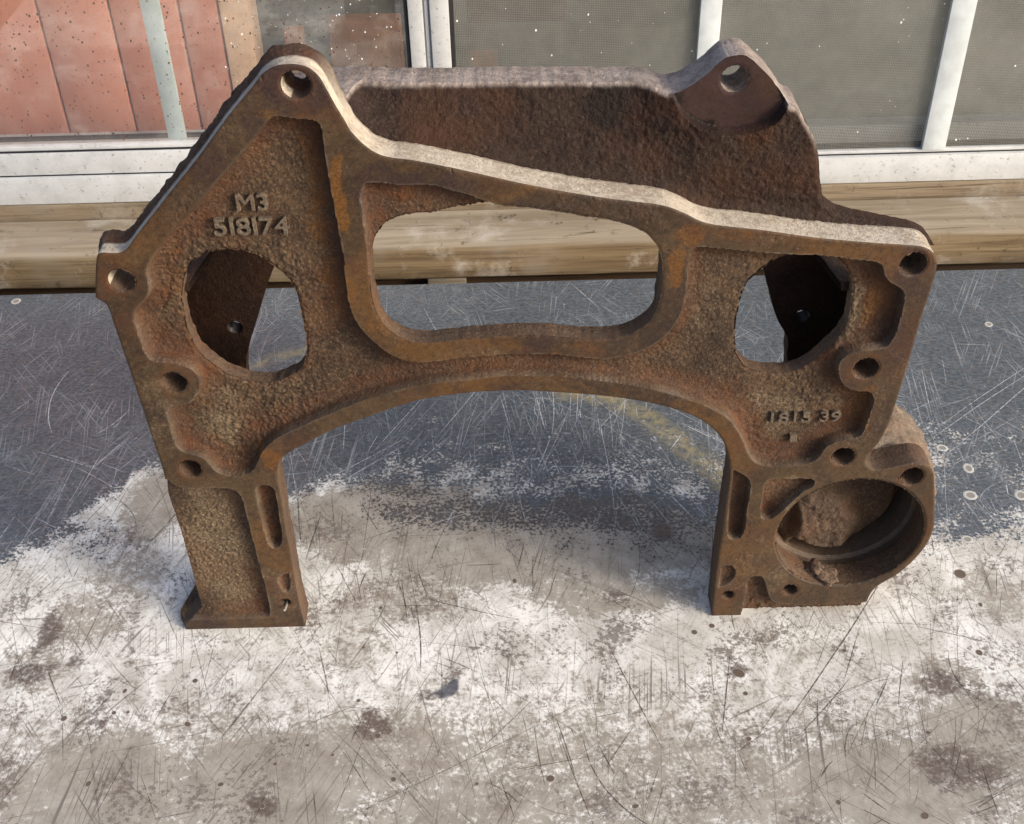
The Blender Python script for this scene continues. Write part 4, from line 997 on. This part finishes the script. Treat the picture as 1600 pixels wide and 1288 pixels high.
# broken flash on the lower lip of the bore
def rock(name, cx, cy, cz, sx, sy, sz, seed, mat, parent):
    bm = bmesh.new(); bmesh.ops.create_icosphere(bm, subdivisions=4, radius=1.0)
    r = np.random.RandomState(seed); ph = r.rand(9) * 6
    for v in bm.verts:
        c = v.co.copy()
        f = 1 + 0.22 * math.sin(3 * c.x + ph[0]) * math.sin(4 * c.z + ph[1]) + 0.14 * math.sin(7 * c.y + ph[2] + 5 * c.x) + 0.07 * math.sin(17 * c.z + ph[3] + 9 * c.x) * math.sin(15 * c.y)
        v.co = Vector(((cx + c.x * sx * f) * .001, (cy + c.y * sy * f) * .001, (cz + c.z * sz * f) * .001))
    return bm_obj(name, bm, mat, parent, True)
rock('broken_lip', 203.0, 8.0, 26.5, 7.5, 8.0, 3.6, 3, M['flash'], cast)
rock('broken_lip', 197.0, 11.0, 29.5, 5.0, 6.0, 2.8, 5, M['flash'], cast)

# foot under the left leg
bm = bmesh.new()
fp = [(-196.4, 0.6), (-202, 10), (-196, 34), (-189, 46), (-140, 46), (-122, 0.6)]
lo = [bm.verts.new((x * .001, y * .001, 0.0)) for x, y in fp]
hi = [bm.verts.new(((x + (1.5 if i in (1, 2) else 0)) * .001, y * .001, (8.5 if y > 5 else 5.6) * .001)) for i, (x, y) in enumerate(fp)]
bm.faces.new(lo[::-1]); bm.faces.new(hi)
for i in range(6): bm.faces.new((lo[i], lo[(i + 1) % 6], hi[(i + 1) % 6], hi[i]))
bmesh.ops.recalc_face_normals(bm, faces=bm.faces[:])
bmesh.ops.bevel(bm, geom=[e for e in bm.edges], offset=0.0012, segments=2, affect='EDGES', profile=0.5)
foot = bm_obj('foot', bm, iron, cast, True)
# rear spine of the right leg
box('leg_rib', 140, 196, 18.2, 44, 0.3, 14, iron, cast, 2)

# split pin in the small hole of the left foot
bm = bmesh.new()
bmesh.ops.create_cone(bm, cap_ends=True, segments=10, radius1=0.9 * .001, radius2=0.7 * .001, depth=10 * .001,
                      matrix=Matrix.Translation((-130.6 * .001, -1.0 * .001, 20.4 * .001)) @ Matrix.Rotation(rad(72), 4, 'X'))
bm_obj('split_pin', bm, M['steel'], cast, True)

# raised cast lettering
def lettering(txt, x, z, width, tall):
    cu = bpy.data.curves.new('cast_lettering', 'FONT'); cu.body = txt
    cu.size = 1.0; cu.extrude = 0.0; cu.resolution_u = 3
    to = bpy.data.objects.new('cast_lettering', cu); COL.objects.link(to)
    bpy.context.view_layer.update()
    dg = bpy.context.evaluated_depsgraph_get()
    cu.extrude = 0.08; cu.bevel_depth = 0.012; cu.bevel_resolution = 1; cu.offset = 0.0
    bpy.context.view_layer.update()
    dg = bpy.context.evaluated_depsgraph_get()
    me = bpy.data.meshes.new_from_object(to.evaluated_get(dg))
    bpy.data.objects.remove(to); bpy.data.curves.remove(cu)
    co = np.zeros(len(me.vertices) * 3); me.vertices.foreach_get('co', co); co = co.reshape(-1, 3)
    mn, mx = co.min(0), co.max(0)
    sx = width / (mx[0] - mn[0]); sz = tall / (mx[1] - mn[1])
    out = np.stack([x + (co[:, 0] - mn[0]) * sx, 8.0 - (co[:, 2] - mn[2]) / (mx[2] - mn[2]) * 3.0 + 0.9, z + (co[:, 1] - mn[1]) * sz], 1)
    out[:, 0] += (NA(out[:, 0], out[:, 2], 2.0) - .5) * 0.1; out[:, 2] += (NB(out[:, 0], out[:, 2], 2.0) - .5) * 0.1
    me.vertices.foreach_set('co', (out * .001).ravel()); me.update()
    at = me.attributes.new('mask', 'FLOAT_COLOR', 'POINT')
    at.data.foreach_set('color', np.tile(np.array([0.2, 0.15, 0.05, 1], np.float32), (len(me.vertices), 1)).ravel())
    me.materials.clear()
    me.polygons.foreach_set('use_smooth', np.ones(len(me.polygons), bool)); me.set_sharp_from_angle(angle=rad(40))
    return link('cast_lettering', me, iron, cast)
for (t, x, z, wd), tall in zip(TEXT, (9.0, 9.6, 7.2, 5.0)):
    lettering(t, x, z, wd, tall)
